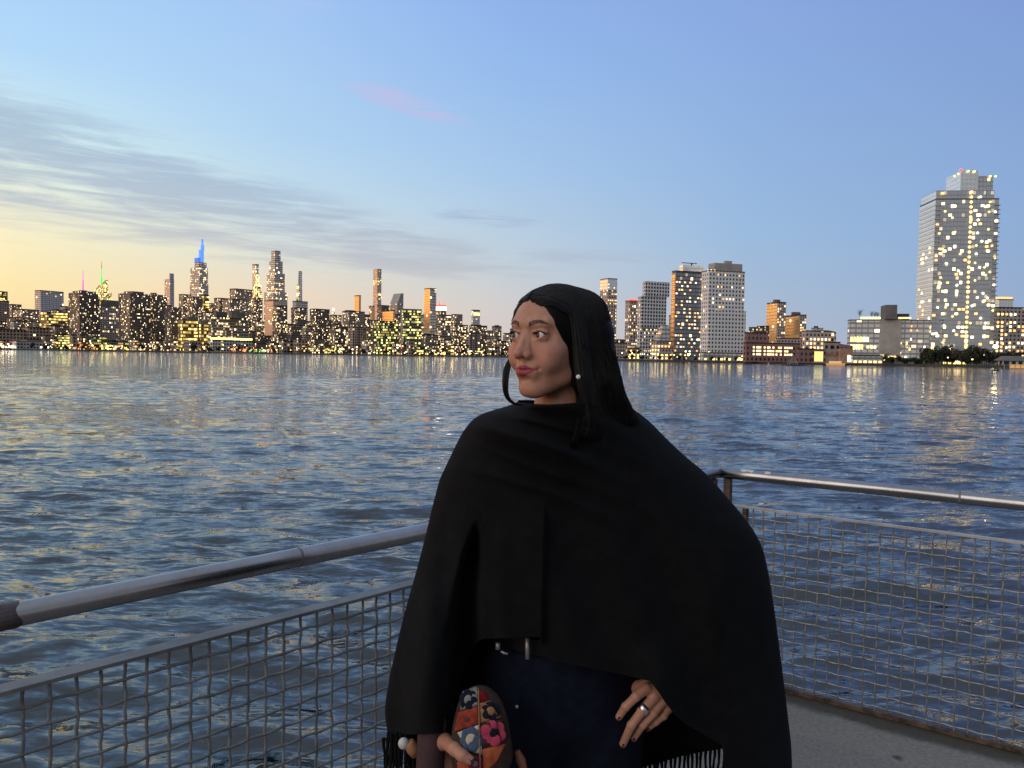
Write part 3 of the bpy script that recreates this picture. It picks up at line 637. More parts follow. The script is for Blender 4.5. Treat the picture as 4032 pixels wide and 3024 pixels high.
def fillers():
    """the ranks of smaller blocks that fill the far shore"""
    marks = [(20, 'the striped edge tower'), (195, 'the dark rounded tower'), (330, 'the magenta lit mast'), (425, 'the grey gridded slab'), (530, 'the second riverside tower'), (620, 'the third riverside tower'), (675, 'the grey needle'),
             (785, 'the blue crowned skyscraper'), (875, 'the yellow light strip'), (950, 'the white banded tower'), (1010, 'the golden arched crown'), (1085, 'the stepped bronze skyscraper'), (1180, 'the tapering needle'), (1260, 'the black flat topped block'), (1320, 'the bulb topped turret'),
             (1420, 'the ribbed brown block'), (1485, 'the pencil tower'), (1560, 'the slant topped tower'), (1630, 'the thin white ended slab'), (1695, 'the orange faced box tower'), (1745, 'the red and white crown'), (1873, 'the lone slim glass tower'), (1955, 'the tower with the roof tank'), (2030, "the woman's profile")]
    words = {'dark': 'dark', 'darkL': 'dark speckled', 'brown': 'brown', 'pier': 'ribbed brown', 'grey': 'grey', 'office': 'row lit', 'brownq': 'plain brown', 'green': 'greenish'}
    used = {}
    for row, (D, y0, y1, wmin, wmax, keys) in enumerate([(1350, 1228, 1290, 26, 60, ['brown', 'darkL', 'grey', 'office', 'dark']), (1120, 1275, 1325, 28, 66, ['darkL', 'brown', 'dark', 'pier', 'grey', 'darkL']), (985, 1332, 1366, 24, 80, ['darkL', 'brownq', 'brown', 'office', 'green', 'darkL'])]):
        x = -60
        while x < 2360:
            wd = random.uniform(wmin, wmax)
            sh = 14 if 1780 < x else 0
            sh += 30*max(0, (x-1960)/400) if row == 0 else 0
            if row == 0 and x > 1780: sh += 45
            if row == 0 and x < 280: sh += 0
            yt = random.uniform(y0, y1) + sh + (x-1000)*0.0155
            k = random.choice(keys); xc = x+wd/2
            mk = min(marks, key=lambda q: abs(q[0]-xc)); side = 'left of' if xc < mk[0] else 'right of'
            if abs(xc-mk[0]) < 12: side = 'in front of'
            if xc > 2060: lab = None
            rk = ['back', 'middle', 'front'][row]
            lab = f"{words[k]} {'slim' if wd < 40 else 'wide'} block, {rk} row, {side} {mk[1]}"
            n = used.get(lab, 0); used[lab] = n+1
            if n: lab = f"{['next', 'third', 'fourth', 'fifth', 'sixth', 'seventh', 'eighth', 'ninth', 'tenth'][min(n-1, 8)]} " + lab
            tiers = []
            if random.random() < 0.5:
                t0 = x+wd*random.uniform(.1, .3); tiers = [('plant_room', t0, t0+wd*random.uniform(.25, .5), yt-random.uniform(4, 10), yt, M_roofd if k != 'grey' else M_roofg, .3)]
            building(x, x+wd*1.02, yt, D+random.uniform(-20, 60), F[k], lab, s=random.uniform(.2, .45), group='blocks filling the far skyline', tiers=tiers)
            x += wd
fillers()

# ------------------------------------------------------------------ right bank, from the woman's head to the right edge
def near_city():
    B = building
    r1 = B(2364, 2430, 1102, 760, F['nearbrown'], 'slim brown and pale tower right behind the hair of the woman', s=.45, near=True, roof=M_roofg,
           tiers=[('glass_top', 2363.5, 2430.5, 1098, 1144, F['nearpale'], .45)])
    add_windows(r1, random_cells(r1, 70, 2.0, 3.1, .3, rs=1), 1.0, 1.2)
    B(2395, 2470, 1352, 700, F['nearbrown'], 'low dark block at the foot of the slim tower behind the hair', near=True)
    r2 = B(2463, 2520, 1188, 700, F['nearbrown'], 'brown tower with a red lit roof next to the pale stepped grid tower', s=.3, near=True, tiers=[('red_roof_crown', 2472, 2514, 1180, 1187, E_red, .3)])
    add_windows(r2, random_cells(r2, 46, 2.0, 3.1, .3, rs=2), 1.0, 1.2)
    r3 = B(2512, 2600, 1170, 680, F['greygrid'], 'pale grey gridded tower built of shifted boxes', s=.12, near=True, roof=False,
           tiers=[('top_box', 2532, 2636, 1110, 1168, F['greygrid'], .1), ('middle_box', 2516, 2624, 1167, 1290, F['greygrid'], .12)])
    add_windows(r3, random_cells(r3, 56, 1.9, 3.1, .1, rs=3), 1.0, 1.1)
    r4 = B(2566, 2640, 1345, 640, F['nearbrown'], 'stepped terrace block glowing orange between pale and dark towers', s=.3, near=True,
           tiers=[('terrace_tier', 2578, 2640, 1318, 1345, F['terrace'], .3), ('terrace_tier', 2592, 2640, 1290, 1318, F['terrace'], .3), ('top_tier', 2600, 2632, 1280, 1290, F['terrace'], .3),
                  ('orange_ledge', 2594, 2628, 1292, 1296, E_amb, .3), ('orange_ledge', 2584, 2622, 1312, 1315, E_amb, .3), ('orange_ledge', 2570, 2612, 1350, 1354, E_org, .3), ('orange_ledge', 2596, 2624, 1300, 1303, E_amb, .3)])
    add_windows(r4, random_cells(r4, 24, 3, 3.2, .3, rs=4), 2.0, 1.7)
    r5 = B(2648, 2766, 1073, 650, F['darkglass'], 'dark glass tower with orange left corner and roof crane', s=.12, near=True,
           tiers=[('penthouse', 2676, 2772, 1046, 1070, F['nearpale'], .15), ('crane_post', 2722, 2725, 1036, 1048, M_roofd, .3), ('crane_boom', 2685, 2744, 1035, 1037.5, M_roofd, .05)])
    a, b, h = r5['dims']; mb = MB(); mb.box(-a/2-.3, -a/2-.02, -b/2, b/2, 6, h-2); mb.build('left_face', F['gold'], r5)  # sunset reflection coloured into a slab over the left side
    add_windows(r5, [c for c in random_cells(r5, 64, 2.6, 3.2, .0, rs=5)], 1.5, 1.3)
    for j in range(16):
        mb = MB(); z = 8+j*(h-12)/16; mb.box(-a/2-1.2, -a/2-.31, -b/2, b/2*.9, z, z+.35); mb.build('balcony', M_conc, r5)
    r6 = B(2766, 2930, 1073, 620, F['whitegrid'], 'broad white gridded tower with square black windows', s=.18, near=True, roof=M_roofg,
           tiers=[('penthouse', 2792, 2921, 1040, 1070, M_conc, .18), ('lift_housing', 2850, 2882, 1028, 1041, M_conc, .2), ('lower_block', 2764, 2934, 1224, 1420, F['whitegrid'], .18), ('dark_recess', 2905, 2930.6, 1078, 1222, M_roofd, .02)])
    a2, b2 = boxdims(2764, 2934, 620, 1224, .18); r6['dims'] = (a2, b2, 58.0)
    add_windows(r6, random_cells(r6, 46, 3.0, 3.2, .15, rs=6), 1.2, 1.3)
    a, b, h = boxdims(2766, 2930, 620, 1073, .18)+(88.0,); r6['dims'] = (a, b, 76.0)
    add_windows(r6, random_cells(r6, 12, 3.0, 3.2, .15, zmin=60, rs=7), 1.2, 1.3)
    p7 = B(2934, 3022, 1312, 560, F['brick'], 'dark brown brick warehouse right of the broad white tower', s=.08, near=True)
    B(2950, 2984, 1292, 700, F['darkL'], 'small block with red roof lamps above the brick warehouse, left one', near=True, tiers=[('red_lamp', 2953, 2957, 1288, 1291, E_red, .3)])
    B(2982, 3028, 1287, 700, F['darkL'], 'small block with red roof lamps above the brick warehouse, right one', near=True, tiers=[('red_lamp', 2990, 3006, 1282, 1286, E_red, .3)])
    p8 = B(2934, 3146, 1354, 525, F['brick'], 'long low red brown brick warehouse with clusters of lit windows', s=.05, near=True)
    a, b, h = p8['dims']; cells = []
    for cx in (.20, .23, .26, .40, .43, .46, .5, .56, .60, .64, .72, .76, .80, .14, .84, .34):
        for z in (h-2.6, h-5.0, h-7.3):
            if random.random() < .85: cells.append((0, (cx-.5)*a, z))
    add_windows(p8, cells, 1.2, 1.3, [E_warm, E_pale])
    for lb, xa, xb, yt, sp, tt, rs in [('tall apartment tower with glowing orange left half and dark right half', 3022, 3093, 1195, .55, ('water_tank_house', 3044, 3072, 1180, 1195, F['brick'], .3), 11),
                                       ('shorter apartment tower glowing orange, right of the taller orange one', 3092, 3172, 1245, .72, ('water_tank_house', 3117, 3151, 1229, 1244, F['brick'], .3), 12)]:
        r8 = B(xa, xb, yt, 900, F['nearbrown'], lb, s=sp, near=True, tiers=[tt])
        a, b, h = r8['dims']; mb = MB(); mb.box(-a/2-.3, -a/2-.02, -b/2, b/2, 2, h-1); mb.build('left_face', F['gold'], r8)  # left side alone covered in sunset-tinted glass for its reflection
        add_windows(r8, random_cells(r8, 26, 2.6, 3.1, .0, rs=rs), 1.6, 1.7)
    r10 = B(3163, 3270, 1306, 560, F['nearbrown'], 'grey stepped apartment block with roof tank left of the striped chimney', s=.12, near=True,
            tiers=[('upper_block', 3196, 3240, 1291, 1306, F['greyq'], .2), ('roof_tank', 3205, 3221, 1284, 1291, M_roofd, .3), ('upper_block', 3238, 3264, 1300, 1306, F['greyq'], .2)])
    add_windows(r10, random_cells(r10, 26, 2.6, 3.1, .1, rs=13), 1.5, 1.6)
    B(3262, 3285, 1309, 600, F['greyq'], 'narrow dark grey block just left of the striped chimney', near=True)
    # striped chimney
    D = 700; c0 = at(3286.5, 1348, D); ch = empty('chimney', (c0.x, D, GN), 0, 'tall chimney banded red and white behind the terraced glass block', 'chimney')
    zt = at(3286.5, 1307, D).z-GN; zb = at(3286.5, 1348, D).z-GN
    for k in range(4):
        mb = MB(); mb.tube([(0, 0, zb+(zt-zb)*k/4), (0, 0, zb+(zt-zb)*(k+1)/4)], [1.15-.05*k, 1.12-.05*k], 12); mb.build('red_band' if k % 2 else 'white_band', M_red if k % 2 else M_white, ch, True)
    mb = MB(); mb.tube([(0, 0, 0), (0, 0, zb)], [1.4, 1.15], 12); mb.build('shaft', M_conc, ch, True)
    # sign building
    sg = B(3246, 3306, 1350, 505, M_conc, 'pale concrete building with brown upper storey and orange painted lettering', s=.04, near=True, roof=M_roofd,
           tiers=[('upper_wall', 3248.5, 3305.5, 1350, 1374, F['brownq'], .04)])
    a, b, h = sg['dims']; cu = bpy.data.curves.new('lettering', 'FONT'); cu.body = 'SelUP'; cu.size = 4.6; cu.extrude = .03; cu.align_x = 'CENTER'; cu.offset = 0.06
    tmp = bpy.data.objects.new('lettering', cu); link(tmp); dg = bpy.context.evaluated_depsgraph_get()
    me = bpy.data.meshes.new_from_object(tmp.evaluated_get(dg)); bpy.data.objects.remove(tmp)
    me.materials.clear(); me.materials.append(pmat('orange_sign_paint', (0.42, 0.13, 0.04), .6)); lo = bpy.data.objects.new('lettering', me); link(lo, sg)
    lo.rotation_euler = (R(90), 0, 0); lo.location = (0, -b/2-.22, at(3275, 1403, 505).z-GN)
    B(3142, 3204, 1376, 500, F['brick'], 'low red brown shed between the brick warehouse and the yellow lit hall', s=.05, near=True, tiers=[('white_panel', 3149, 3180, 1397, 1411, M_white, .02)])
    y = B(3202, 3247, 1380, 500, F['brownq'], 'small hall with one large bright yellow lit opening', s=.05, near=True)
    a, b, h = y['dims']; mb = MB(); mb.box(-a*.42, a*.32, -b/2-.2, -b/2+.02, 1.0, h*.92); mb.build('lit_opening', lamp('yellow_hall_light', (1.0, .82, .28), 1.1), y)
    # gabled pink building
    gb = B(3306, 3356, 1372, 500, pmat('pink_render', (0.46, 0.27, 0.18), .8, var=(.4, .2)), 'pink rendered building with sloping red brown roof beside the sign wall', s=.05, near=True, roof=False)
    a, b, h = gb['dims']; hr = at(3306, 1354, 500).z-GN; mb = MB()
    mb.add([(-a/2,-b/2,h),(a/2,-b/2,h),(a/2,b/2,h),(-a/2,b/2,h),(-a/2,-b/2,hr),(a/2,-b/2,hr-1),(a/2,b/2,hr-1),(-a/2,b/2,hr)], [(0,1,5,4),(1,2,6,5),(2,3,7,6),(3,0,4,7),(4,5,6,7)]); mb.build('roof', F['brick'], gb)
    mb = MB(); mb.box(a*.1, a*.46, -b/2-.2, -b/2+.02, 1, h*.55); mb.build('lit_window', E_pale, gb)
    # terraced glass block with rooftop garden
    tb = B(3354, 3690, 1264, 545, F['terrace'], 'long dark terraced block with lit roof garden and big blank pale panel', s=.03, near=True, rho=R(12), roof=M_roofg,
           tiers=[('stair_tower', 3471, 3530, 1203, 1258, M_roofg, .3), ('pavilion', 3528, 3577, 1236, 1262, M_roofd, .1)])
    a, b, h = tb['dims']
    S = 545/3000
    def tbx(px): return (px-3522)*S
    def tz(py, px=3522): return at(px, py, 545).z-GN
    for nm, xa, xb, ya, yb, mt, dy in [('blank_panel', 3464, 3541, 1258, 1398, M_conc, 1.2), ('light_strip', 3392, 3466, 1250, 1257, E_yel, .6), ('light_strip', 3530, 3575, 1250, 1256, E_warm, .6)]:
        mb = MB(); mb.box(tbx(xa), tbx(xb), -b/2-dy, -b/2+.05, tz(yb), tz(ya)); mb.build(nm, mt, tb)
    for (xa, xb, py, n, hh) in [(3358, 3428, 1338, 6, 3.4), (3358, 3408, 1368, 5, 3.4), (3418, 3456, 1368, 3, 2.0), (3560, 3566, 1352, 1, 2), (3576, 3580, 1285, 1, 1.6), (3574, 3580, 1302, 1, 1.6), (3596, 3602, 1302, 1, 1.3), (3640, 3646, 1290, 1, 1.6), (3574, 3581, 1336, 1, 1.8), (3538, 3544, 1352, 2, 1.3), (3536, 3544, 1390, 2, 1.4), (3570, 3578, 1375, 1, 1.8), (3476, 3530, 1408, 4, 2.2)]:
        for i in range(n):
            xx = tbx(xa+(xb-xa)*(i+.5)/n); ww_ = max((xb-xa)/n*S*.7, .7)
            mb = MB(); mb.box(xx-ww_/2, xx+ww_/2, -b/2-(.25 if py < 1400 else .5), -b/2+.02, tz(py)-hh/2, tz(py)+hh/2); mb.build('window', random.choice([E_warm, E_yel, E_pale]) if py > 1310 else E_amb, tb)
    # great tower
    D = 545
    T = B(3640, 3908, 800, D, F['tower'], 'tallest glass residential tower at the right, covered in sparkling lights', s=.22, near=True, roof=M_roofg, rho=R(24))
    a, b, h = T['dims']; S = D/3000; rho = R(24)
    zz = lambda py, px=3790: at(px, py, D).z-GN
    # front face u from photo column, via the projected width
    def uf(px): return max(-a/2+1.2, min(a/2-1.2, (px-(3632+.22*282))*S/math.cos(rho)*1.0 - a/2))
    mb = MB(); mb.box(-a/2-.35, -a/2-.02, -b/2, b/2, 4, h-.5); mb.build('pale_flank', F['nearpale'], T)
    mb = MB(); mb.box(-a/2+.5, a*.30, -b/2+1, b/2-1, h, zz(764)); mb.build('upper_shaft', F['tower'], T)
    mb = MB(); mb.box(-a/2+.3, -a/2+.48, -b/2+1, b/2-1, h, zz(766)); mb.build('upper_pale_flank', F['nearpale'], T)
    mb = MB(); mb.box(a*.30, a*.44, -b/2+1.5, b/2-1, h, zz(764)); mb.build('upper_shaft', F['tower'], T)
    mb = MB(); mb.box(-a*.10, a*.18, -b/2+2, b/2-2, zz(764), zz(688)); mb.build('crown_block', F['nearpale'], T)
    mb = MB(); mb.box(a*.18, a*.42, -b/2+2, b/2-2, zz(764), zz(708)); mb.build('crown_block', F['tower'], T)
    mb = MB(); mb.tube([(a*.02, 0, zz(688)), (a*.02, 0, zz(672))], .15, 6); mb.build('mast', M_roofd, T)
    mb = MB(); mb.ball((a*.02, 0, zz(669)), .9); mb.build('warning_lamp', E_red, T)
    nf = int((h-6)/3.1)
    for j in range(nf):
        z = 5+j*3.1
        if j % 1 == 0:
            mb = MB(); mb.box(-a/2-.7, -a/2+3.4, -b/2-1.1, b/2*.95, z, z+.26)
            mb.build('balcony', M_white, T)
            mb = MB(); mb.box(a/2-3.0, a/2+.9, -b/2-1.0, -b/2*.82, z, z+.4); mb.build('balcony', M_conc, T)
    cells = []
    for j in range(32):                                         # the straight column of round lamps
        py = 772 + j*(1368-772)/31; o = MB(); o.ball((a*.06, -b/2-.3, zz(py)), (1.0, .25, 1.0), 8, 6); o.build('stair_light', E_warm, T)
    rg = random.Random(5)
    pos = [(3725, 845), (3750, 870), (3708, 930), (3760, 925), (3720, 990), (3780, 1010), (3735, 1046), (3776, 1075), (3718, 1100), (3742, 1120), (3710, 1140), (3773, 1130), (3773, 1165), (3712, 1215), (3738, 1215), (3762, 1250), (3735, 1285), (3710, 1315), (3768, 1305), (3733, 1350), (3763, 1385), (3840, 792), (3872, 812), (3858, 830), (3870, 850), (3890, 850), (3835, 880), (3870, 917), (3835, 930), (3850, 962), (3832, 978), (3884, 980), (3833, 1010), (3868, 998), (3830, 1045), (3900, 1030), (3846, 1062), (3862, 1062), (3880, 1080), (3866, 1092), (3832, 1112), (3896, 1130), (3860, 1162), (3842, 1178), (3875, 1180), (3862, 1194), (3826, 1210), (3895, 1228), (3856, 1257), (3822, 1276), (3872, 1276)]
    for px, py in pos:
        o = MB(); o.ball((uf(px), -b/2-.35, zz(py, px)), (.72, .3, .66), 6, 5); o.build('lamp', E_wht if rg.random() < .5 else E_yel, T)
    cells = [(0, uf(px), zz(py, px)) for px, py in [(3715, 775), (3722, 800), (3718, 815), (3765, 800), (3848, 825), (3858, 825), (3843, 895), (3845, 915), (3875, 960), (3912, 980), (3872, 1000), (3705, 985), (3712, 990), (3702, 1003), (3715, 1008), (3750, 1002), (3745, 990), (3760, 1088), (3770, 1088), (3700, 1120), (3716, 1122), (3835, 1090), (3905, 1210), (3695, 1225), (3700, 1245), (3712, 1240), (3730, 1240), (3755, 1225), (3775, 1240), (3835, 1220), (3840, 1240), (3850, 1228), (3895, 1295), (3830, 1310), (3830, 1330), (3858, 1322), (3858, 1357), (3905, 1330), (3910, 1350), (3692, 1300), (3698, 1318), (3775, 1290), (3778, 1320), (3700, 1355), (3690, 1372), (3712, 1350), (3740, 1372), (3725, 1362), (3706, 1385), (3752, 1350), (3745, 1390), (3772, 1352), (3905, 885), (3915, 905), (3690, 1355), (3700, 1340)]]
    cells = cells[::2] + [q for q in random_cells(T, 38, 2.6, 3.1, 0, zmin=6, rs=77)] + [q for q in random_cells(T, 30, 2.6, 3.1, 1, zmin=6, zmax=h*.75, rs=78)]
    add_windows(T, cells, 2.0, 1.6, [lamp('tower_amber_window', (1.0, 0.50, 0.17), 2.4), lamp('tower_warm_window', (1.0, 0.66, 0.26), 4.5), lamp('tower_pale_window', (1.0, 0.80, 0.46), 4.0)], out1=.4)
    for (px, py) in [(3772, 700), (3805, 690), (3825, 692), (3878, 712), (3895, 712), (3760, 708)]:
        o = MB(); o.ball((uf(px)-1, -b/2+1.2, zz(py, px)), .7, 6, 5); o.build('roof_lamp', E_yel, T)
    r16 = B(3930, 4090, 1214, 600, F['nearbrown'], 'dark brown apartment block with lit windows right of the tallest tower', s=.05, near=True)
    add_windows(r16, random_cells(r16, 60, 3, 3.2, 0, zmin=12, rs=16), 1.7, 1.8)
    B(3925, 3984, 1182, 800, F['nearpale'], 'pale block with glowing amber roof behind the dark brown apartment block', near=True, s=.2, tiers=[('glowing_roof', 3926, 3982, 1170, 1182, E_amb, .2)])
    # riverside shed on piles, right edge
    D = 470; c0 = at(3950, 1430, D); sh = empty('shed', (c0.x, D-12, -0.8), 0, 'grey roofed waterside shed on the bank at the right edge', 'shed')
    S = (D-12)/3000; mb = MB(); mb.box(-60*S, 110*S, -4, 4, 1.2, 3.4); mb.build('wall', F['greyq'], sh)
    mb = MB(); mb.add([(-70*S,-5,3.4),(110*S,-5,3.4),(110*S,5,3.4),(-70*S,5,3.4),(-58*S,0,6.2),(110*S,0,6.2)], [(0,1,5,4),(2,3,4,5),(3,0,4),(1,2,5),(0,3,2,1)]); mb.build('roof', M_roofg, sh)
    for k in range(9):
        mb = MB(); mb.tube([(-65*S+k*3.2, -4.6, -2), (-65*S+k*3.2, -4.6, 1.3)], .22, 6); mb.build('pile', M_conc, sh)
    # broken yellow hoarding
    hb = empty('barrier', (at(4015, 1450, 455).x, 455, -1.9), 0, 'orange and yellow lit barrier panel at the water on the right edge', 'barrier')
    mb = MB(); mb.add([(-6, 0, 0), (8, 0, 0), (8, 0, 4), (-6, 0, 2.2), (-6, .4, 0), (8, .4, 0), (8, .4, 4), (-6, .4, 2.2)], [(0,1,2,3),(5,4,7,6),(3,2,6,7),(0,4,5,1),(1,5,6,2),(0,3,7,4)]); mb.build('panel', lamp('lit_orange_panel', (1, .55, .2), .5), hb)
near_city()

# infill on the right bank
for i, (xa, xb, yt, D, k, lb) in enumerate([(2330, 2400, 1372, 690, 'nearbrown', 'low lit block at the shore under the hair of the woman'), (2425, 2475, 1340, 720, 'darkL', 'dim block with red lamps between the slim tower and the red roofed tower'), (2470, 2520, 1372, 660, 'brownq', 'low brown shed under the red roofed tower'),
      (2595, 2650, 1372, 630, 'nearbrown', 'low block under the orange terraces'), (2760, 2940, 1392, 590, 'terrace', 'dark podium shops under the broad white tower'), (2635, 2652, 1245, 900, 'greyq', 'thin distant tower glimpsed between the gridded and dark glass towers'), (3060, 3170, 1335, 640, 'nearbrown', 'brown block just above the long brick warehouse'),
      (3354, 3470, 1402, 500, 'terrace', 'low lit cafe front under the terraced block'), (3690, 3800, 1385, 530, 'terrace', 'low lit lobby at the foot of the tallest tower')]):
    o = building(xa, xb, yt, D, F[k], lb, s=.08, near=True)
    add_windows(o, random_cells(o, 8, 3.2, 2.6, 0, zmin=0, rs=100+i), 2.0, 1.3, [E_warm, E_yel])
# ------------------------------------------------------------------ lamps, trees and boats along both banks
def shore_lamps():
    protos = {}
    def proto(mat, r, hgt):
        key = (mat.name, r, hgt)
        if key not in protos:
            p = MB(); p.tube([(0, 0, 0), (0, 0, hgt)], .09, 5); l = MB(); l.ball((0, 0, hgt), (r, r, r*.8), 8, 6)
            protos[key] = (p.mesh('pole', M_roofd), l.mesh('lamp_head', mat, True))
        return protos[key]
    def put(px, Y, g, mat, r, hgt, label, group, py=1390):
        pm, lm = proto(mat, r, hgt); c = at(px, py, Y)
        root = empty('street_lamp', (c.x, Y, g), 0, label, 'street lamp', group)
        for n, me in (('pole', pm), ('lamp_head', lm)): link(bpy.data.objects.new(n, me), root)
    rg = random.Random(11)
    cols = [(E_wht, 'small white shore lamp shining on the far waterfront', 'white lamps along the far waterfront'), (E_yel, 'small yellow shore lamp shining on the far waterfront', 'yellow lamps along the far waterfront'), (E_org, 'small orange shore lamp shining on the far waterfront', 'orange lamps along the far waterfront'), (E_red, 'small red shore lamp shining on the far waterfront', 'red lamps along the far waterfront')]
    for i in range(150):
        m, lb, g = rg.choices(cols, [5, 5, 3, 1])[0]
        put(rg.uniform(-20, 2060), 953+rg.uniform(0, 14), GM, m, rg.uniform(.5, 1.05), rg.choice([2.5, 4, 6, 9]), lb, g)
    for x0, x1, n, m, lb, g in [(-10, 62, 16, E_wht, 'dazzling lamp in the bright cluster at the far left quay', 'dazzling lamps at the far left quay'), (286, 386, 14, E_org, 'orange lamp in the row below the white dome', 'orange lamps below the white dome'), (390, 500, 16, E_yel, 'yellow lamp on the quay below the grey gridded slab', 'yellow lamps below the grey slab'),
                                (900, 1000, 16, E_org, 'orange lamp in the row below the yellow light strip', 'orange lamps below the yellow strip'), (1170, 1370, 18, E_warm, 'white lamp on the quay left of the ribbed brown block', 'white lamps left of the ribbed block'), (1630, 2040, 24, E_warm, 'warm lamp on the quay near the profile of the woman', 'warm lamps near the profile')]:
        for i in range(n): put(rg.uniform(x0, x1), 952+rg.uniform(0, 5), GM, m, rg.uniform(.55, 1.1), rg.choice([2, 3, 4, 6]), lb, g)
    for px in (1352/1, 1009, 985, 1040):
        put(px if px < 1100 else 1030, 952, GM, E_grn, 1.3, 2.0, 'green lamp on the far quay below the golden arched crown', 'green lamps on the far quay')
    cn = [(E_wht, 'white lamp on the near right bank promenade', 'white lamps on the right bank'), (E_yel, 'yellow lamp on the near right bank promenade', 'yellow lamps on the right bank'), (E_warm, 'warm lamp on the near right bank promenade', 'warm lamps on the right bank')]
    for i in range(85):
        px = rg.uniform(2405, 3560) if i < 65 else rg.uniform(3560, 4030); m, lb, g = rg.choices(cn, [3, 5, 3])[0]
        d = 600-(px-2400)/1632*100
        put(px, d+rg.uniform(3, 22), GN, m, rg.uniform(.35, .75), rg.choice([2.5, 4, 5, 7]), lb, g, 1420)
    put(3919, 500, GN, E_strong, 1.5, at(3919, 1364, 500).z-GN, 'dazzling floodlight glaring beside the foot of the tallest tower', None, 1400)
    put(3639, 515, GN, E_strong, .6, at(3639, 1366, 515).z-GN, 'bright white floodlight over the trees left of the tallest tower', None, 1400)
shore_lamps()

def leaf_mat(name, c): return pmat(name, c, 0.8, var=(0.6, 0.5))
M_leaf = [leaf_mat('dark_leaves', (0.028, 0.040, 0.018)), leaf_mat('olive_leaves', (0.045, 0.050, 0.020)), leaf_mat('brown_leaves', (0.045, 0.038, 0.024))]
M_bark = pmat('bark', (0.05, 0.04, 0.03), 0.9)
def tree_proto(k, h, rad, bare=False):
    rg = random.Random(40+k); tr = MB(); cr = MB()
    tr.tube([(0, 0, 0), (.1, 0, h*.4), (0, .1, h*.75)], [.25, .18, .08], 6)
    for j in range(6):
        a = rg.uniform(0, 6.28); z = h*rg.uniform(.35, .6); tr.tube([(0, 0, z), (math.cos(a)*rad*.6, math.sin(a)*rad*.6, z+h*.25)], [.09, .03], 5)
    if bare:
        for j in range(60):
            a = rg.uniform(0, 6.28); z = h*rg.uniform(.3, .8); q = rg.uniform(.3, 1)
            cr.tube([(0, 0, z), (math.cos(a)*rad*q, math.sin(a)*rad*q, min(h, z+h*.35*rg.uniform(.4, 1)))], [.05, .02], 4)
    else:
        cl = [(rg.uniform(-.6, .6)*rad, rg.uniform(-.6, .6)*rad, h*rg.uniform(.35, .85), rad*rg.uniform(.3, .6)) for _ in range(11)]
        for j in range(620):
            cx, cy, cz, r = rg.choice(cl); d = Vector((rg.gauss(0, 1), rg.gauss(0, 1), rg.gauss(0, 1))).normalized()*r*rg.uniform(.6, 1.1)
            c = Vector((cx, cy, cz)) + d; s = rg.uniform(.16, .42)
            u = Vector((rg.gauss(0, 1), rg.gauss(0, 1), rg.gauss(0, 1))).normalized(); v = u.orthogonal().normalized()*s; u = u*s
            cr.add([c-u-v, c+u-v, c+u+v, c-u+v], [(0, 1, 2, 3)])
    return tr.mesh('trunk', M_bark), cr.mesh('crown', M_bark if bare else M_leaf[k % 3])
def trees():
    protos = [tree_proto(k, h, r) for k, (h, r) in enumerate([(8.5, 3.4), (7.0, 3.2), (10.0, 3.6), (6, 3.0)])]
    def put(px, Y, k, s, label, group, py=1420, z=GN, pr=None):
        t, c = (pr or protos[k]); q = at(px, py, Y)
        root = empty('tree', (q.x, Y, z), random.uniform(0, 6), label, 'tree', group); root.scale = (s, s, s*random.uniform(.85, 1.15))
        for n, me in (('trunk', t), ('crown', c)): link(bpy.data.objects.new(n, me), root)
    rg = random.Random(3)
    for i in range(44):
        px = 3470+i*13+rg.uniform(-5, 5); d = 600-(px-2400)/1632*100
        if px > 3900: d += 14
        k = rg.randrange(4)
        put(px, d+rg.uniform(2, 12), k, rg.uniform(.75, 1.05)*(0.75 if px < 3640 else 1.3), ['leafy dark green tree in the thicket on the right bank', 'olive green tree in the thicket on the right bank', 'tall brownish tree in the thicket on the right bank', 'low rounded tree in the thicket on the right bank'][k], ['dark green trees on the right bank', 'olive trees on the right bank', 'brownish trees on the right bank', 'rounded trees on the right bank'][k])
    for px, lb in [(3332, 'small dark tree in front of the pink rendered building'), (3368, 'small tree before the terraced block cafe front'), (3310, 'bushy green tree beside the yellow lamps by the sign wall')]:
        put(px, 535, 3, .9, lb, None)
    for px in range(2360, 3240, 34):
        d = 600-(px-2400)/1632*100
        put(px+rg.uniform(-9, 9), d+rg.uniform(4, 12), 3, rg.uniform(.4, .62), 'small promenade tree on the quay below the right bank towers', 'small quay trees')
    br = tree_proto(9, 8, 3.2, True)
    put(3385, 545, 0, .95, 'bare tree standing alone at the left end of the roof garden', None, z=at(3385, 1256, 545).z, pr=br, py=1256)
    for px in (3432, 3444, 3456):
        put(px, 546, 0, .75, 'bare shrub in the roof garden beside the grey stair tower', 'bare roof garden shrubs', z=at(px, 1256, 545).z, pr=br, py=1256)
    # far shore trees
    for px in range(10, 2000, 62):
        put(px+rg.uniform(-20, 20), 956+rg.uniform(0, 8), rg.randrange(4), rg.uniform(.7, 1.1), 'dark tree on the far waterfront', 'dark trees on the far waterfront', 1390, GM)
trees()

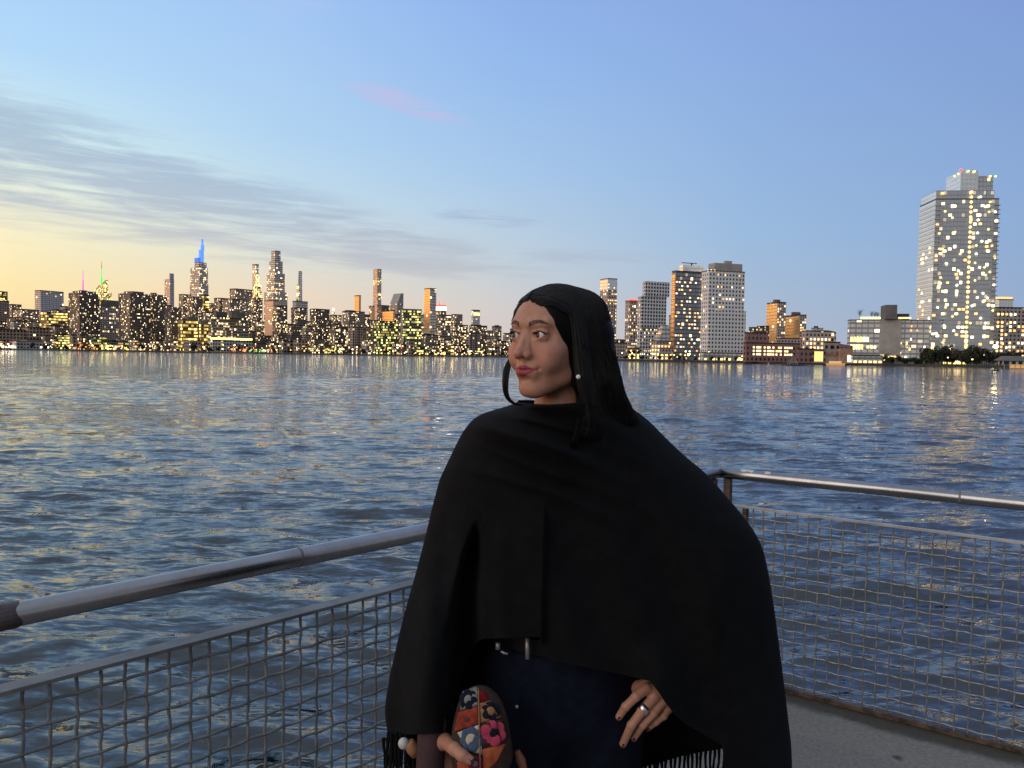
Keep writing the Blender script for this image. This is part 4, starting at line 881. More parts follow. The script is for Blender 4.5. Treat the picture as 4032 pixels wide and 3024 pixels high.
M_dark = pmat('dark_wet_timber', (0.02, 0.02, 0.02), .8)
M_wind = pmat('dark_boat_glass', (0.02, 0.025, 0.03), .2)
def boats():
    D = 530; c = at(3066, 1430, D)
    b = empty('boat', (c.x, D, WZ), 0, 'long white ferry moored at the quay below the orange towers', 'boat')
    h = MB(); L = 7.2
    h.add([(-L, -1.7, 1.6), (L*.85, -1.9, 1.6), (L*1.1, 0, 1.9), (L*.85, 1.9, 1.6), (-L, 1.7, 1.6), (-L*.95, -1.2, -.3), (L*.8, -1.2, -.3), (L*.95, 0, -.3), (L*.8, 1.2, -.3), (-L*.95, 1.2, -.3)],
          [(0,1,2,3,4),(9,8,7,6,5),(5,6,1,0),(6,7,2,1),(7,8,3,2),(8,9,4,3),(9,5,0,4)]); h.build('hull', M_white, b)
    k = MB(); k.box(-L*.95, L*.6, -1.4, 1.4, 1.6, 3.0); k.build('cabin', M_white, b)
    k = MB(); k.box(-L*.4, L*.2, -1.2, 1.2, 3.0, 4.3); k.build('wheelhouse', M_white, b)
    for j in range(5):
        k = MB(); k.box(-L*.2+j*1.35, -L*.2+j*1.35+1.0, -1.46, -1.38, 2.1, 2.6); k.build('window', M_wind, b)
    # channel marker on a low platform
    D = 440; c = at(3120, 1440, D)
    m = empty('channel_marker', (c.x, D, WZ), 0, 'grey lattice channel marker on a dark platform in front of the ferry', 'marker')
    k = MB(); k.box(-5, 6.0, -2, 2, .0, .55); k.build('platform', M_dark, m)
    k = MB()
    for sx in (-1, 1):
        for sy in (-1, 1): k.tube([(sx*2.4, sy*1.6, .5), (sx*1.3, sy*1.0, 3.6)], .18, 5)
    for z, w_ in ((1.4, 2.1), (2.4, 1.75), (3.4, 1.4)):
        k.tube([(-w_, -1.5, z), (w_, -1.2, z)], .1, 5); k.tube([(-w_, -1.5, z), (w_, -1.2, z+.9)], .08, 5); k.tube([(w_, -1.5, z), (-w_, -1.2, z+.9)], .08, 5)
    k.build('lattice', M_conc, m)
    k = MB(); k.box(-1.6, 1.6, -1.1, 1.1, 3.6, 3.8); k.tube([(0, 0, 3.8), (0, 0, 5.6)], [.55, .4], 8); k.build('lantern_base', M_roofg, m)
    k = MB(); k.tube([(0, 0, 5.6), (0, 0, 6.3), (0, 0, 6.7)], [.5, .5, .1], 8); k.build('lantern', M_white, m)
    # two buoys
    for px, D, lb in [(2691, 470, 'small dark buoy with a cage top floating below the dark glass tower'), (3924, 330, 'dark mooring float near the bank at the right')]:
        c = at(px, 1435, D); u = empty('buoy', (c.x, D, WZ), .4, lb, 'buoy')
        k = MB(); k.tube([(0, 0, -.3), (0, 0, .6)], [1.1, 1.1], 12); k.build('float', M_dark, u, True)
        k = MB()
        for j in range(4): k.tube([(.7*math.cos(j*1.57), .7*math.sin(j*1.57), .6), (.25*math.cos(j*1.57), .25*math.sin(j*1.57), 1.9 if px < 3000 else 1.2)], .07, 4)
        k.build('cage', M_dark, u)
    c = at(2673, 1435, 480); k = MB(); k.tube([(0, 0, -2), (0, 0, 1.6)], .18, 6)
    tag(k.build('post', M_dark, loc=(c.x, 480, WZ)), 'thin dark mooring post just left of the small caged buoy', 'post')
    c = at(3675, 1455, 400); k = MB(); k.tube([(-.3, 0, -2), (.3, 0, .9)], .14, 6)
    tag(k.build('post', M_dark, loc=(c.x, 400, WZ)), 'leaning broken post in the water before the thicket', 'post')
    # small white tents and parked boats on the quay
    for i, (px, w_) in enumerate([(3168, 3.4), (3190, 4.0), (3214, 3.0)]):
        D = 515; c = at(px, 1420, D); u = empty('tent', (c.x, D, GN), 0, ['left', 'middle', 'right'][i]+' of three small white tents on the quay by the yellow lit hall', 'tent', 'white tents on the quay')
        k = MB(); k.add([(-w_/2,-1.5,1.6),(w_/2,-1.5,1.6),(w_/2,1.5,1.6),(-w_/2,1.5,1.6),(0,0,2.9)], [(0,1,4),(1,2,4),(2,3,4),(3,0,4)]); k.build('canopy', M_white, u)
        for sx in (-1, 1):
            for sy in (-1, 1):
                k = MB(); k.tube([(sx*w_/2, sy*1.5, 0), (sx*w_/2, sy*1.5, 1.6)], .06, 4); k.build('leg', M_white, u)
    c = at(3285, 1436, 500); u = empty('boat', (c.x, 499, WZ+.2), 0, 'low amber lit barge at the quay under the sign wall', 'boat')
    k = MB(); k.add([(-5.5,-1.6,1.2),(6,-1.6,1.2),(7,0,1.3),(6,1.6,1.2),(-5.5,1.6,1.2),(-5,-1.2,-.3),(5.5,-1.2,-.3),(6.2,0,-.3),(5.5,1.2,-.3),(-5,1.2,-.3)],
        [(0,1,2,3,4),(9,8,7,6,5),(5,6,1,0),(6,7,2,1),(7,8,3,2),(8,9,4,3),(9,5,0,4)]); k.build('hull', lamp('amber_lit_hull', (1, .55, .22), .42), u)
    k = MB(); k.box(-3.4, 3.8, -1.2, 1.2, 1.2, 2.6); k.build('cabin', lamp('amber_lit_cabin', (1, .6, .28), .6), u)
boats()
# ------------------------------------------------------------------ implicit surfaces -> one smooth mesh
class Field:
    def __init__(s, lo, hi, h):
        s.lo = np.array(lo, float); s.h = h; n = np.ceil((np.array(hi)-s.lo)/h).astype(int)+1; s.n = n
        s.ax = [(s.lo[i]+h*np.arange(n[i])).astype(np.float32) for i in range(3)]
        s.V = np.full(n, 1.0, np.float32)
    def _sl(s, c0, c1):
        a = np.maximum(np.floor((np.minimum(c0, c1)-s.lo)/s.h).astype(int), 0); b = np.minimum(np.ceil((np.maximum(c0, c1)-s.lo)/s.h).astype(int)+1, s.n)
        if (b-a <= 1).any(): return None
        sl = tuple(slice(a[i], b[i]) for i in range(3))
        return sl, np.meshgrid(*[s.ax[i][sl[i]] for i in range(3)], indexing='ij', sparse=True)
    def _op(s, sl, d, k, mode):
        A = s.V[sl]
        if mode == 'add':
            if k <= 0: s.V[sl] = np.minimum(A, d); return
            h = np.clip(0.5+0.5*(A-d)/k, 0, 1); s.V[sl] = A*(1-h)+d*h-k*h*(1-h)
        else:
            d = -d
            if k <= 0: s.V[sl] = np.maximum(A, d); return
            h = np.clip(0.5-0.5*(A-d)/k, 0, 1); s.V[sl] = A*(1-h)+d*h+k*h*(1-h)
    def ell(s, c, r, k=0.0, mode='add', rot=None):
        c = np.array(c, float); r = np.array(r, float); R_ = max(r) + 3*k + 2*s.h if rot is not None else r + 3*k + 2*s.h
        q = s._sl(c-R_, c+R_)
        if q is None: return
        sl, (X, Y, Z) = q; X = X-c[0]; Y = Y-c[1]; Z = Z-c[2]
        if rot is not None:
            M = np.array(rot.to_3x3().transposed()); X, Y, Z = (M[0,0]*X+M[0,1]*Y+M[0,2]*Z, M[1,0]*X+M[1,1]*Y+M[1,2]*Z, M[2,0]*X+M[2,1]*Y+M[2,2]*Z)
        k0 = np.sqrt((X/r[0])**2+(Y/r[1])**2+(Z/r[2])**2); k1 = np.sqrt((X/r[0]**2)**2+(Y/r[1]**2)**2+(Z/r[2]**2)**2)+1e-9
        s._op(sl, (k0*(k0-1)/k1).astype(np.float32), k, mode)
    def cap(s, a, b, ra, rb, k=0.0, mode='add', flat=None):
        a = np.array(a, float); b = np.array(b, float); rm = max(ra, rb)+3*k+2*s.h
        q = s._sl(np.minimum(a, b)-rm, np.maximum(a, b)+rm)
        if q is None: return
        sl, (X, Y, Z) = q; d = b-a; L = (d@d)+1e-12
        t = np.clip(((X-a[0])*d[0]+(Y-a[1])*d[1]+(Z-a[2])*d[2])/L, 0, 1)
        D = np.sqrt((X-a[0]-t*d[0])**2+(Y-a[1]-t*d[1])**2+(Z-a[2]-t*d[2])**2) - (ra+(rb-ra)*t)
        s._op(sl, D.astype(np.float32), k, mode)
    def mesh(s, smooth=2):
        V = s.V; n = V.shape; ins = V < 0
        nc = tuple(m-1 for m in n); acc = np.zeros(nc+(3,), np.float32); cnt = np.zeros(nc, np.float32)
        for ax in range(3):
            a = [slice(None)]*3; b = [slice(None)]*3; a[ax] = slice(0, -1); b[ax] = slice(1, None)
            va, vb = V[tuple(a)], V[tuple(b)]; cr = ins[tuple(a)] != ins[tuple(b)]
            idx = np.argwhere(cr)
            if not len(idx): continue
            t = va[cr]/(va[cr]-vb[cr]); p = idx.astype(np.float32); p[:, ax] += t
            o = [i for i in range(3) if i != ax]
            for da in (0, -1):
                for db in (0, -1):
                    q = idx.copy(); q[:, o[0]] += da; q[:, o[1]] += db
                    ok = (q >= 0).all(1) & (q < np.array(nc)).all(1); qq = q[ok]
                    np.add.at(acc, (qq[:, 0], qq[:, 1], qq[:, 2]), p[ok]); np.add.at(cnt, (qq[:, 0], qq[:, 1], qq[:, 2]), 1)
        act = cnt > 0; vid = np.full(nc, -1, np.int64); vid[act] = np.arange(act.sum())
        co = acc[act]/cnt[act][:, None]; co = co*s.h + s.lo; quads = []
        for ax in range(3):
            a = [slice(None)]*3; b = [slice(None)]*3; a[ax] = slice(0, -1); b[ax] = slice(1, None)
            cr = ins[tuple(a)] != ins[tuple(b)]; idx = np.argwhere(cr); fl = ins[tuple(a)][cr]
            o = [(1, 2), (2, 0), (0, 1)][ax]; ok = (idx[:, o[0]] > 0) & (idx[:, o[1]] > 0) & (idx[:, o[0]] < nc[o[0]]) & (idx[:, o[1]] < nc[o[1]])
            idx, fl = idx[ok], fl[ok]; vs = []
            for da, db in ((-1, -1), (0, -1), (0, 0), (-1, 0)):
                q = idx.copy(); q[:, o[0]] += da; q[:, o[1]] += db; vs.append(vid[q[:, 0], q[:, 1], q[:, 2]])
            Q = np.stack(vs, 1); Q[~fl] = Q[~fl][:, ::-1]; quads.append(Q)
        Q = np.concatenate(quads); Q = Q[(Q >= 0).all(1)]
        for _ in range(smooth):
            sm = np.zeros_like(co); ct = np.zeros(len(co))
            for i in range(4):
                a_, b_ = Q[:, i], Q[:, (i+1) % 4]
                np.add.at(sm, a_, co[b_]); np.add.at(sm, b_, co[a_]); np.add.at(ct, a_, 1); np.add.at(ct, b_, 1)
            co = 0.5*co + 0.5*sm/np.maximum(ct, 1)[:, None]
        return co, Q

# ------------------------------------------------------------------ materials of the figure
def skin_mat():
    m = bpy.data.materials.new('skin'); m.use_nodes = True; t = NT(m.node_tree); p = t.n['Principled BSDF']
    def attr(n):
        a = t.n.new('ShaderNodeAttribute'); a.attribute_name = n; return a.outputs['Fac']
    co = t.n.new('ShaderNodeTexCoord').outputs['Object']
    n1 = t.noise(co, 38, 5, .6)[0]; n2 = t.noise(co, 900, 3, .6)[0]
    c = t.mix(t.sstep(n1, .35, .68), (0.41, 0.195, 0.125), (0.49, 0.245, 0.165))
    c = t.mix(attr('flush'), c, (0.52, 0.19, 0.15))
    c = t.mix(attr('lip'), c, (0.27, 0.028, 0.042))
    c = t.mix(attr('liner'), c, (0.05, 0.025, 0.02))
    c = t.mix(attr('brow'), c, (0.035, 0.022, 0.018))
    t.put(p.inputs['Base Color'], c)
    t.put(p.inputs['Roughness'], t.m('MULTIPLY_ADD', attr('lip'), -0.05, 0.5)); p.inputs['Specular IOR Level'].default_value = 0.4
    p.inputs['Subsurface Weight'].default_value = 0.0; p.inputs['Subsurface Radius'].default_value = (0.9, 0.35, 0.2); p.inputs['Subsurface Scale'].default_value = 0.003
    b = t.n.new('ShaderNodeBump'); b.inputs['Distance'].default_value = 0.0004; b.inputs['Strength'].default_value = .5
    t.l.new(n2, b.inputs['Height']); t.l.new(b.outputs[0], p.inputs['Normal'])
    return m
M_skin = skin_mat()
def hair_mat():
    m = bpy.data.materials.new('black_hair'); m.use_nodes = True; t = NT(m.node_tree); p = t.n['Principled BSDF']
    t.put(p.inputs['Base Color'], (0.0028, 0.0023, 0.0023)); p.inputs['Roughness'].default_value = 0.5; p.inputs['Specular IOR Level'].default_value = .10
    co = t.n.new('ShaderNodeTexCoord').outputs['Object']; x, y, z = t.sep(co)[:3]
    n = t.noise(t.comb(t.m('MULTIPLY', x, 260), t.m('MULTIPLY', y, 260), t.m('MULTIPLY', z, 12)), 1.0, 4, .6)[0]
    b = t.n.new('ShaderNodeBump'); b.inputs['Distance'].default_value = 0.002; b.inputs['Strength'].default_value = .7
    t.l.new(n, b.inputs['Height']); t.l.new(b.outputs[0], p.inputs['Normal']); return m
M_hair = hair_mat()
M_strand = pmat('black_hair_strand', (0.005, 0.004, 0.0037), .36, spec=.32)
M_eyew = pmat('eye_white', (0.68, 0.66, 0.64), .15); M_iris = pmat('dark_brown_iris', (0.022, 0.011, 0.007), .1); M_pupil = pmat('pupil', (0.004, 0.004, 0.004), .05)
def cloth_mat(name, c, scale=900, st=.5, sheen=0.0, var=.15):
    m = bpy.data.materials.new(name); m.use_nodes = True; t = NT(m.node_tree); p = t.n['Principled BSDF']
    co = t.n.new('ShaderNodeTexCoord').outputs['Object']; n = t.noise(co, scale, 3, .7)[0]; n0 = t.noise(co, 25, 4, .6)[0]
    t.put(p.inputs['Base Color'], t.mix(t.sstep(n0, .35, .7), tuple(v*(1-var) for v in c), tuple(v*(1+var) for v in c)))
    p.inputs['Roughness'].default_value = .95; p.inputs['Specular IOR Level'].default_value = .08
    p.inputs['Sheen Weight'].default_value = sheen; p.inputs['Sheen Roughness'].default_value = .6; t.put(p.inputs['Sheen Tint'], (.5, .48, .5))
    b = t.n.new('ShaderNodeBump'); b.inputs['Distance'].default_value = .0012; b.inputs['Strength'].default_value = st
    t.l.new(n, b.inputs['Height']); t.l.new(b.outputs[0], p.inputs['Normal']); return m
M_shawl = cloth_mat('black_wool', (0.0068, 0.0072, 0.0082), 700, .6, sheen=0.02)
M_panel = cloth_mat('charcoal_wool', (0.0125, 0.0125, 0.0140), 600, .6)  # black wool lightened for light on the front panel; unused
M_denim = cloth_mat('dark_denim', (0.0085, 0.011, 0.021), 1100, .7, var=.2)
M_mauve = cloth_mat('mauve_knit', (0.070, 0.042, 0.045), 500, .6)
M_blackc = cloth_mat('black_cotton', (0.005, 0.005, 0.005), 700, .4)
M_silver = pmat('silver', (0.75, 0.73, 0.70), .3, 1.0)
M_buckle = pmat('pale_metal', (0.40, 0.38, 0.36), .45, .6)
M_pearl = pmat('pearl', (0.80, 0.78, 0.74), .18)
M_leather = pmat('black_leather', (0.004, 0.004, 0.004), .6, spec=.2)
M_nail = pmat('dark_nail_varnish', (0.035, 0.012, 0.022), .2)
M_shoe = pmat('shoe_leather', (0.02, 0.018, 0.018), .5)

# ------------------------------------------------------------------ head
HEADY = 1.555
HC = at(2189, 1328, HEADY)
YAW = R(42)
HM = Matrix.Translation(HC) @ Matrix.Rotation(-YAW, 4, 'Z') @ Matrix.Rotation(R(-1.5), 4, 'X')   # local: +x her left, -y forward
PS = HEADY/FPX
def head_field():
    f = Field((-.098, -.142, -.215), (.098, .122, .125), .0017)
    e = f.ell; c = f.cap
    e((0, .008, .012), (.0735, .096, .088))
    e((0, -.030, .018), (.066, .066, .070), .02)               # forehead
    e((0, -.034, -.038), (.0600, .060, .066), .02)             # mid face
    e((0, -.054, -.086), (.036, .034, .031), .018)             # lower face
    e((0, -.074, -.107), (.0165, .0155, .0125), .016)          # chin
    for s in (-1, 1):
        c((s*.056, .004, -.044), (s*.045, -.016, -.078), .013, .011, .022)      # jaw corner
        c((s*.045, -.016, -.078), (s*.015, -.068, -.107), .011, .011, .020)
        e((s*.041, -.064, -.030), (.021, .020, .017), .018)                       # cheekbone
        e((s*.038, -.066, -.050), (.020, .019, .019), .016)                       # cheek
        c((s*.010, -.091, .021), (s*.040, -.078, .023), .0085, .008, .012)        # brow ridge
        e((s*.031, -.103, .001), (.0165, .0165, .0115), .010, 'sub')              # eye socket
        e((s*.052, -.084, .0), (.008, .012, .012), .010, 'sub')
    # nose
    c((0, -.091, .008), (0, -.1135, -.034), .0056, .0070, .008)
    e((0, -.1125, -.0385), (.0090, .0090, .0080), .006)
    for s in (-1, 1):
        c((s*.0045, -.0895, .002), (s*.0092, -.0985, -.034), .0058, .0078, .007)           # side wall of the nose
        c((s*.0050, -.1050, -.0300), (s*.0095, -.1010, -.0380), .0060, .0070, .006)
        e((s*.0128, -.1000, -.0410), (.0066, .0092, .0072), .006)
    e((0, -.098, -.052), (.004, .004, .009), .005)             # philtrum column base
    for s in (-1, 1): e((s*.0074, -.1062, -.0480), (.0042, .0070, .0062), .0010, 'sub')     # nostrils
    # muzzle and lips
    e((0, -.086, -.070), (.027, .014, .020), .012)
    for s in (-1, 1):
        c((s*.0045, -.1008, -.0640), (s*.0268, -.0870, -.0655), .0033, .0013, .004)
        e((s*.0290, -.0868, -.0655), (.0034, .0044, .0034), .004, 'sub')
        c((s*.0195, -.100, -.046), (s*.033, -.088, -.066), .0026, .0022, .005, 'sub')     # smile line
    c((-.013, -.0955, -.0752), (.013, -.0950, -.0748), .0046, .0046, .005); e((0, -.0972, -.0752), (.012, .0046, .0044), .004)
    c((-.0265, -.0920, -.0660), (0, -.1050, -.0698), .0009, .0012, .0012, 'sub'); c((.0265, -.0920, -.0660), (0, -.1050, -.0698), .0009, .0012, .0012, 'sub')
    e((0, -.0955, -.0885), (.014, .006, .0045), .007, 'sub')   # fold under the lip
    # eyelids with an almond opening
    for s in (-1, 1):
        q = (s*.0315, -.0815, -.0005)
        e(q, (.0142, .0140, .0135), .003)
        c((s*.019, -.0925, .0055), (s*.045, -.083, .006), .0022, .0020, .003)            # lid crease roll
        e((s*.0312, -.0965, -.0003), (.0128, .0125, .0055), .001, 'sub', Matrix.Rotation(R(-5*s), 4, 'Y'))
        c((s*.020, -.091, -.0105), (s*.043, -.084, -.0085), .0022, .002, .004)           # lower lid pad
    # ears
    for s in (-1, 1):
        e((s*.0755, .006, -.012), (.005, .017, .030), .004, 'add', Matrix.Rotation(R(s*-14), 4, 'Z'))
        e((s*.0800, .003, -.008), (.0035, .009, .016), .003, 'sub')
        e((s*.0740, -.002, -.040), (.005, .008, .009), .004)
    # neck
    c((0, .028, -.05), (0, .040, -.215), .052, .055, .02)
    return f.mesh(2)
def face_attrs(co):
    x, y, z = co[:, 0], co[:, 1], co[:, 2]; ax = np.abs(x); n = len(co)
    def sm(v, a, b): t = np.clip((v-a)/(b-a), 0, 1); return t*t*(3-2*t)
    top = -.0590 - .0020*np.exp(-(ax/.0025)**2) - .10*np.maximum(ax-.006, 0)*1.9*.33 - 8*np.maximum(ax-.006, 0)**2*.9
    top = np.where(ax < .006, -.0592-.0018*np.exp(-(ax/.0022)**2), -.0596-(ax-.006)*.31)
    bot = -.0812 + (ax/.0275)**2.0*.0150
    lip = sm(top-z, -.0008, .0008)*sm(z-bot, -.0008, .0008)*(ax < .0285)*(y < -.080)
    # brows: arc over each eye
    t = np.clip((ax-.0115)/.037, 0, 1); yc = .0188+.0075*np.sin(np.pi*np.clip(t*.78, 0, 1))-.003*t*t; th = .0048*(1-t)**.5+.0003
    brow = sm(th-np.abs(z-yc), -.0010, .0012)*sm(ax, .0105, .0145)*sm(.049-ax, 0, .004)*(y < -.05)*(.72+.28*np.sin(ax*2600+z*1900))
    # lash line round the opening
    ex = (ax-.0312)/.0140; ez = (z+.0002-.0012*ex)/.0062; rr = np.sqrt(ex**2+ez**2)
    liner = sm(1.16-rr, 0, .14)*(y < -.074)*np.where(z > .0003, .9, .3)*sm(1.08-ex, 0, .14)
    flush = .55*np.exp(-((ax-.040)**2/.018**2+(z+.038)**2/.017**2))*(y < -.03) + .5*np.exp(-((ax/.012)**2+((z+.040)/.012)**2))*(y < -.09)
    return dict(lip=lip, brow=np.clip(brow, 0, 1), liner=np.clip(liner, 0, 1), flush=np.clip(flush, 0, 1))

# ------------------------------------------------------------------ hands: palm, four fingers and a thumb from joint positions
def hand_field(palm, fingers, wrist, h=.0016):
    pts = [np.array(p) for pl in palm for p in pl[:2]] + [np.array(j) for fg in fingers for j in fg[0]] + [np.array(w_) for w_ in wrist[:2]]
    P = np.array(pts); f = Field(P.min(0)-.03, P.max(0)+.03, h)
    for a, b, ra, rb in palm: f.cap(a, b, ra, rb, .010)
    f.cap(wrist[0], wrist[1], wrist[2], wrist[3], .014)
    for js, rs in fingers:
        g = Field(f.lo, f.lo+f.h*(f.n-1), h); g.V = g.V[:f.n[0], :f.n[1], :f.n[2]]
        for i in range(len(js)-1): g.cap(js[i], js[i+1], rs[i], rs[i+1], .0022)
        for i in range(1, len(js)-1): g.ell(js[i], (rs[i]*1.06,)*3, .002)     # knuckles
        k = .004; A = f.V; d = g.V; hh = np.clip(.5+.5*(A-d)/k, 0, 1)
        # soft only near the palm so that fingers stay apart
        f.V = A*(1-hh)+d*hh-k*hh*(1-hh)
    return f.mesh(1)
def nail(mb, tip, prev, up, r, w_=.0058, l_=.0105):
    tip = Vector(tip); d = (tip-Vector(prev)).normalized(); up = (Vector(up)-d*Vector(up).dot(d)).normalized(); s = d.cross(up); vs = []
    nu, nv = 5, 5
    for i in range(nv):
        a = -l_*.55+l_*1.25*i/(nv-1)
        for j in range(nu):
            t = (j/(nu-1)-.5)*1.7; q = tip + d*a + s*math.sin(t)*w_ + up*(math.cos(t)*(r+.0006)-.0012*(i/(nv-1))**2*2)
            vs.append(q)
    mb.add(vs, [(i*nu+j, i*nu+j+1, (i+1)*nu+j+1, (i+1)*nu+j) for i in range(nv-1) for j in range(nu-1)])

def person():
    foot = Vector((at(2215, 2500, 1.66).x, 1.66, 0))
    root = empty('person', foot, 0, 'woman in a black shawl and jeans looking left, one hand on her hip', 'person')
    inv = Matrix.Translation(-foot)
    def W(co, M=None):
        M4 = np.array((inv @ M) if M else inv); return co@M4[:3, :3].T + M4[:3, 3]
    # body: head, neck, trunk, arms, hands in one mesh
    co, Q = head_field(); at_ = face_attrs(co); co = W(co, HM); parts = [(co, Q, at_)]
    P = lambda px, py, Y: np.array(at(px, py, Y))
    f = Field(P(1650, 2700, 1.5)+np.array([-.25, -.12, -.25]), P(2900, 1560, 1.8)+np.array([.12, .1, .06]), .008)
    T = 1.66
    sh_r, sh_l = P(1945, 1775, T+.01), P(2490, 1800, T+.03)
    el_r, wr_r = P(1785, 2290, T+.02), P(1705, 2760, T-.12)
    el_l, wr_l = P(2850, 2300, T+.06), P(2690, 2700, T-.03)
    f.cap(P(2200, 1560, T-.03), P(2210, 1760, T), .052, .062, .03)
    f.cap(sh_r, sh_l, .052, .052, .05)
    f.ell(P(2205, 1960, T), (.150, .105, .17), .06); f.ell(P(2200, 2280, T), (.125, .095, .16), .06); f.ell(P(2215, 2620, T), (.165, .115, .13), .06)
    f.cap(sh_r, el_r, .046, .038, .03); f.cap(el_r, wr_r, .038, .026, .02); f.cap(sh_l, el_l, .046, .038, .03); f.cap(el_l, wr_l, .038, .025, .02)
    co, Q = f.mesh(2); parts.append((W(co), Q, None))
    # left hand resting on the hip (right side of the photo)
    Y0 = T-.115
    def J(*a): return [P(*q) for q in a]
    up = Vector((0, -1, .25))
    idx = J((2546, 2712, Y0-.004), (2505, 2742, Y0-.014), (2464, 2782, Y0-.012), (2437, 2822, Y0-.004))
    mid = J((2577, 2745, Y0-.006), (2528, 2800, Y0-.020), (2486, 2856, Y0-.018), (2453, 2928, Y0-.004))
    rng_ = J((2608, 2762, Y0-.002), (2572, 2808, Y0-.014), (2530, 2854, Y0-.012), (2496, 2905, Y0+.002))
    pky = J((2634, 2784, Y0+.004), (2612, 2818, Y0-.004), (2582, 2842, Y0-.003), (2552, 2866, Y0+.006))
    thb = J((2560, 2690, Y0+.02), (2515, 2700, Y0+.045), (2480, 2715, Y0+.06), (2455, 2740, Y0+.065))
    co, Q = hand_field([(P(2625, 2715, Y0+.01), P(2550, 2712, Y0), .015, .0125), (P(2635, 2720, Y0+.01), P(2580, 2740, Y0-.002), .015, .0125), (P(2645, 2735, Y0+.012), P(2610, 2760, Y0+.002), .014, .012), (P(2650, 2745, Y0+.014), P(2634, 2782, Y0+.008), .013, .0115)],
                       [(idx, (.0110, .0094, .0086, .0074)), (mid, (.0112, .0096, .0088, .0076)), (rng_, (.0106, .0090, .0080, .0070)), (pky, (.0096, .0080, .0072, .0062)), (thb, (.013, .011, .0098, .0085))],
                       (P(2685, 2700, Y0+.075), P(2632, 2722, Y0+.022), .022, .018))
    parts.append((W(co), Q, None))
    # right hand holding the bag from behind, thumb in front
    Y1 = T-.185
    thr = J((1752, 2918, Y1+.005), (1790, 2949, Y1-.042), (1821, 2976, Y1-.060), (1849, 2992, Y1-.062))
    f1 = J((1770, 3010, Y1+.035), (1812, 3030, Y1+.045), (1850, 3040, Y1+.042), (1880, 3040, Y1+.034))
    f2 = J((1762, 3045, Y1+.036), (1806, 3066, Y1+.046), (1848, 3076, Y1+.043), (1880, 3076, Y1+.034))
    f3 = J((1752, 3078, Y1+.036), (1796, 3100, Y1+.045), (1836, 3110, Y1+.042), (1866, 3110, Y1+.033))
    f4 = J((1742, 3106, Y1+.035), (1780, 3128, Y1+.043), (1815, 3138, Y1+.040), (1842, 3136, Y1+.032))
    co, Q = hand_field([(P(1710, 2960, Y1+.03), P(1768, 3008, Y1+.03), .018, .013), (P(1705, 2970, Y1+.03), P(1762, 3043, Y1+.03), .018, .013), (P(1700, 2980, Y1+.03), P(1752, 3075, Y1+.03), .017, .013), (P(1700, 2990, Y1+.03), P(1744, 3102, Y1+.03), .016, .012), (P(1712, 2930, Y1+.03), P(1754, 2920, Y1+.008), .018, .015)],
                       [(thr, (.0145, .0125, .0112, .0092)), (f1, (.0105, .0092, .0084, .0074)), (f2, (.0106, .0094, .0086, .0075)), (f3, (.0100, .0088, .008, .007)), (f4, (.009, .008, .0072, .0062))],
                       (P(1700, 2850, Y1+.06), P(1705, 2935, Y1+.045), .022, .020))
    parts.append((W(co), Q, None))
    cos = np.concatenate([p[0] for p in parts]); qs = []; b = 0
    for p in parts: qs.append(p[1]+b); b += len(p[0])
    body = np_mesh('body', cos, np.concatenate(qs), M_skin, root)
    n0 = len(parts[0][0])
    for k, v in parts[0][2].items():
        a = body.data.attributes.new(k, 'FLOAT', 'POINT'); arr = np.zeros(len(cos), np.float32); arr[:n0] = v; a.data.foreach_set('value', arr)
    LM = inv
    # nails
    for (js, upv, r) in [(idx, (0, -1, .2), .0074), (mid, (0, -1, .2), .0076), (rng_, (0, -1, .2), .0070), (pky, (0, -1, .2), .0062)]:
        mb = MB(); t_ = [LM @ Vector(j) for j in js]; nail(mb, t_[-1], t_[-2], upv, r); mb.build('fingernail', M_nail, root, True)
    mb = MB(); t_ = [LM @ Vector(j) for j in thr]; nail(mb, t_[-1], t_[-2], (0.2, -1, .5), .0092, .007, .013); mb.build('thumbnail', M_nail, root, True)
    # ring
    a, b_ = LM @ Vector(mid[0]), LM @ Vector(mid[1]); c = a.lerp(b_, .88); d = (b_-a).normalized(); mb = MB()
    mb.tube([c-d*.0062, c-d*.0062, c+d*.0062, c+d*.0062], [.0094, .0116, .0114, .0094], 20, caps=False); mb.build('ring', M_silver, root, True)
    hco = (np.array([(HM.inverted() @ root.matrix_basis @ Vector(v))[:] for v in parts[0][0][::3]]))
    hco = hco[hco[:, 1] < -.03]
    def front(x, z):
        d = (hco[:, 0]-x)**2+(hco[:, 2]-z)**2; i = np.argsort(d)[:6]; return float(hco[i, 1].min())
    # eyes, looking further left than the face
    for s in (-1, 1):
        mb = MB(); mb.ball((0, 0, 0), .0122, 28, 18)
        ce = HM @ Vector((s*.0315, -.0812, -.0005)); g = Matrix.Rotation(-(YAW+R(13 if s > 0 else 9)), 3, 'Z') @ Matrix.Rotation(R(-3), 3, 'X') @ Vector((0, -1, 0))
        eye = mb.build('eye', M_eyew, root, True); eye.location = LM @ ce
        for nm, r, dd, mt in (('iris', .0058, .01085, M_iris), ('pupil', .0025, .0116, M_pupil)):
            k = MB(); q = g.to_track_quat('Z', 'Y'); N = 20
            dd = .01245 if nm == 'iris' else .01255; vs = [g*dd]
            for rr in (.33, .66, 1.0):
                vs += [(Vector(q @ Vector((r*rr*math.cos(6.2832*i/N), r*rr*math.sin(6.2832*i/N), 0))) + g*math.sqrt(dd*dd-(r*rr)**2)) for i in range(N)]
            k.add(vs, [(0, 1+i, 1+(i+1) % N) for i in range(N)] + [(1+j*N+i, 1+(j+1)*N+i, 1+(j+1)*N+(i+1) % N, 1+j*N+(i+1) % N) for j in (0, 1) for i in range(N)]); k.build(nm, mt, eye, True)
        # upper lashes
        k = MB()
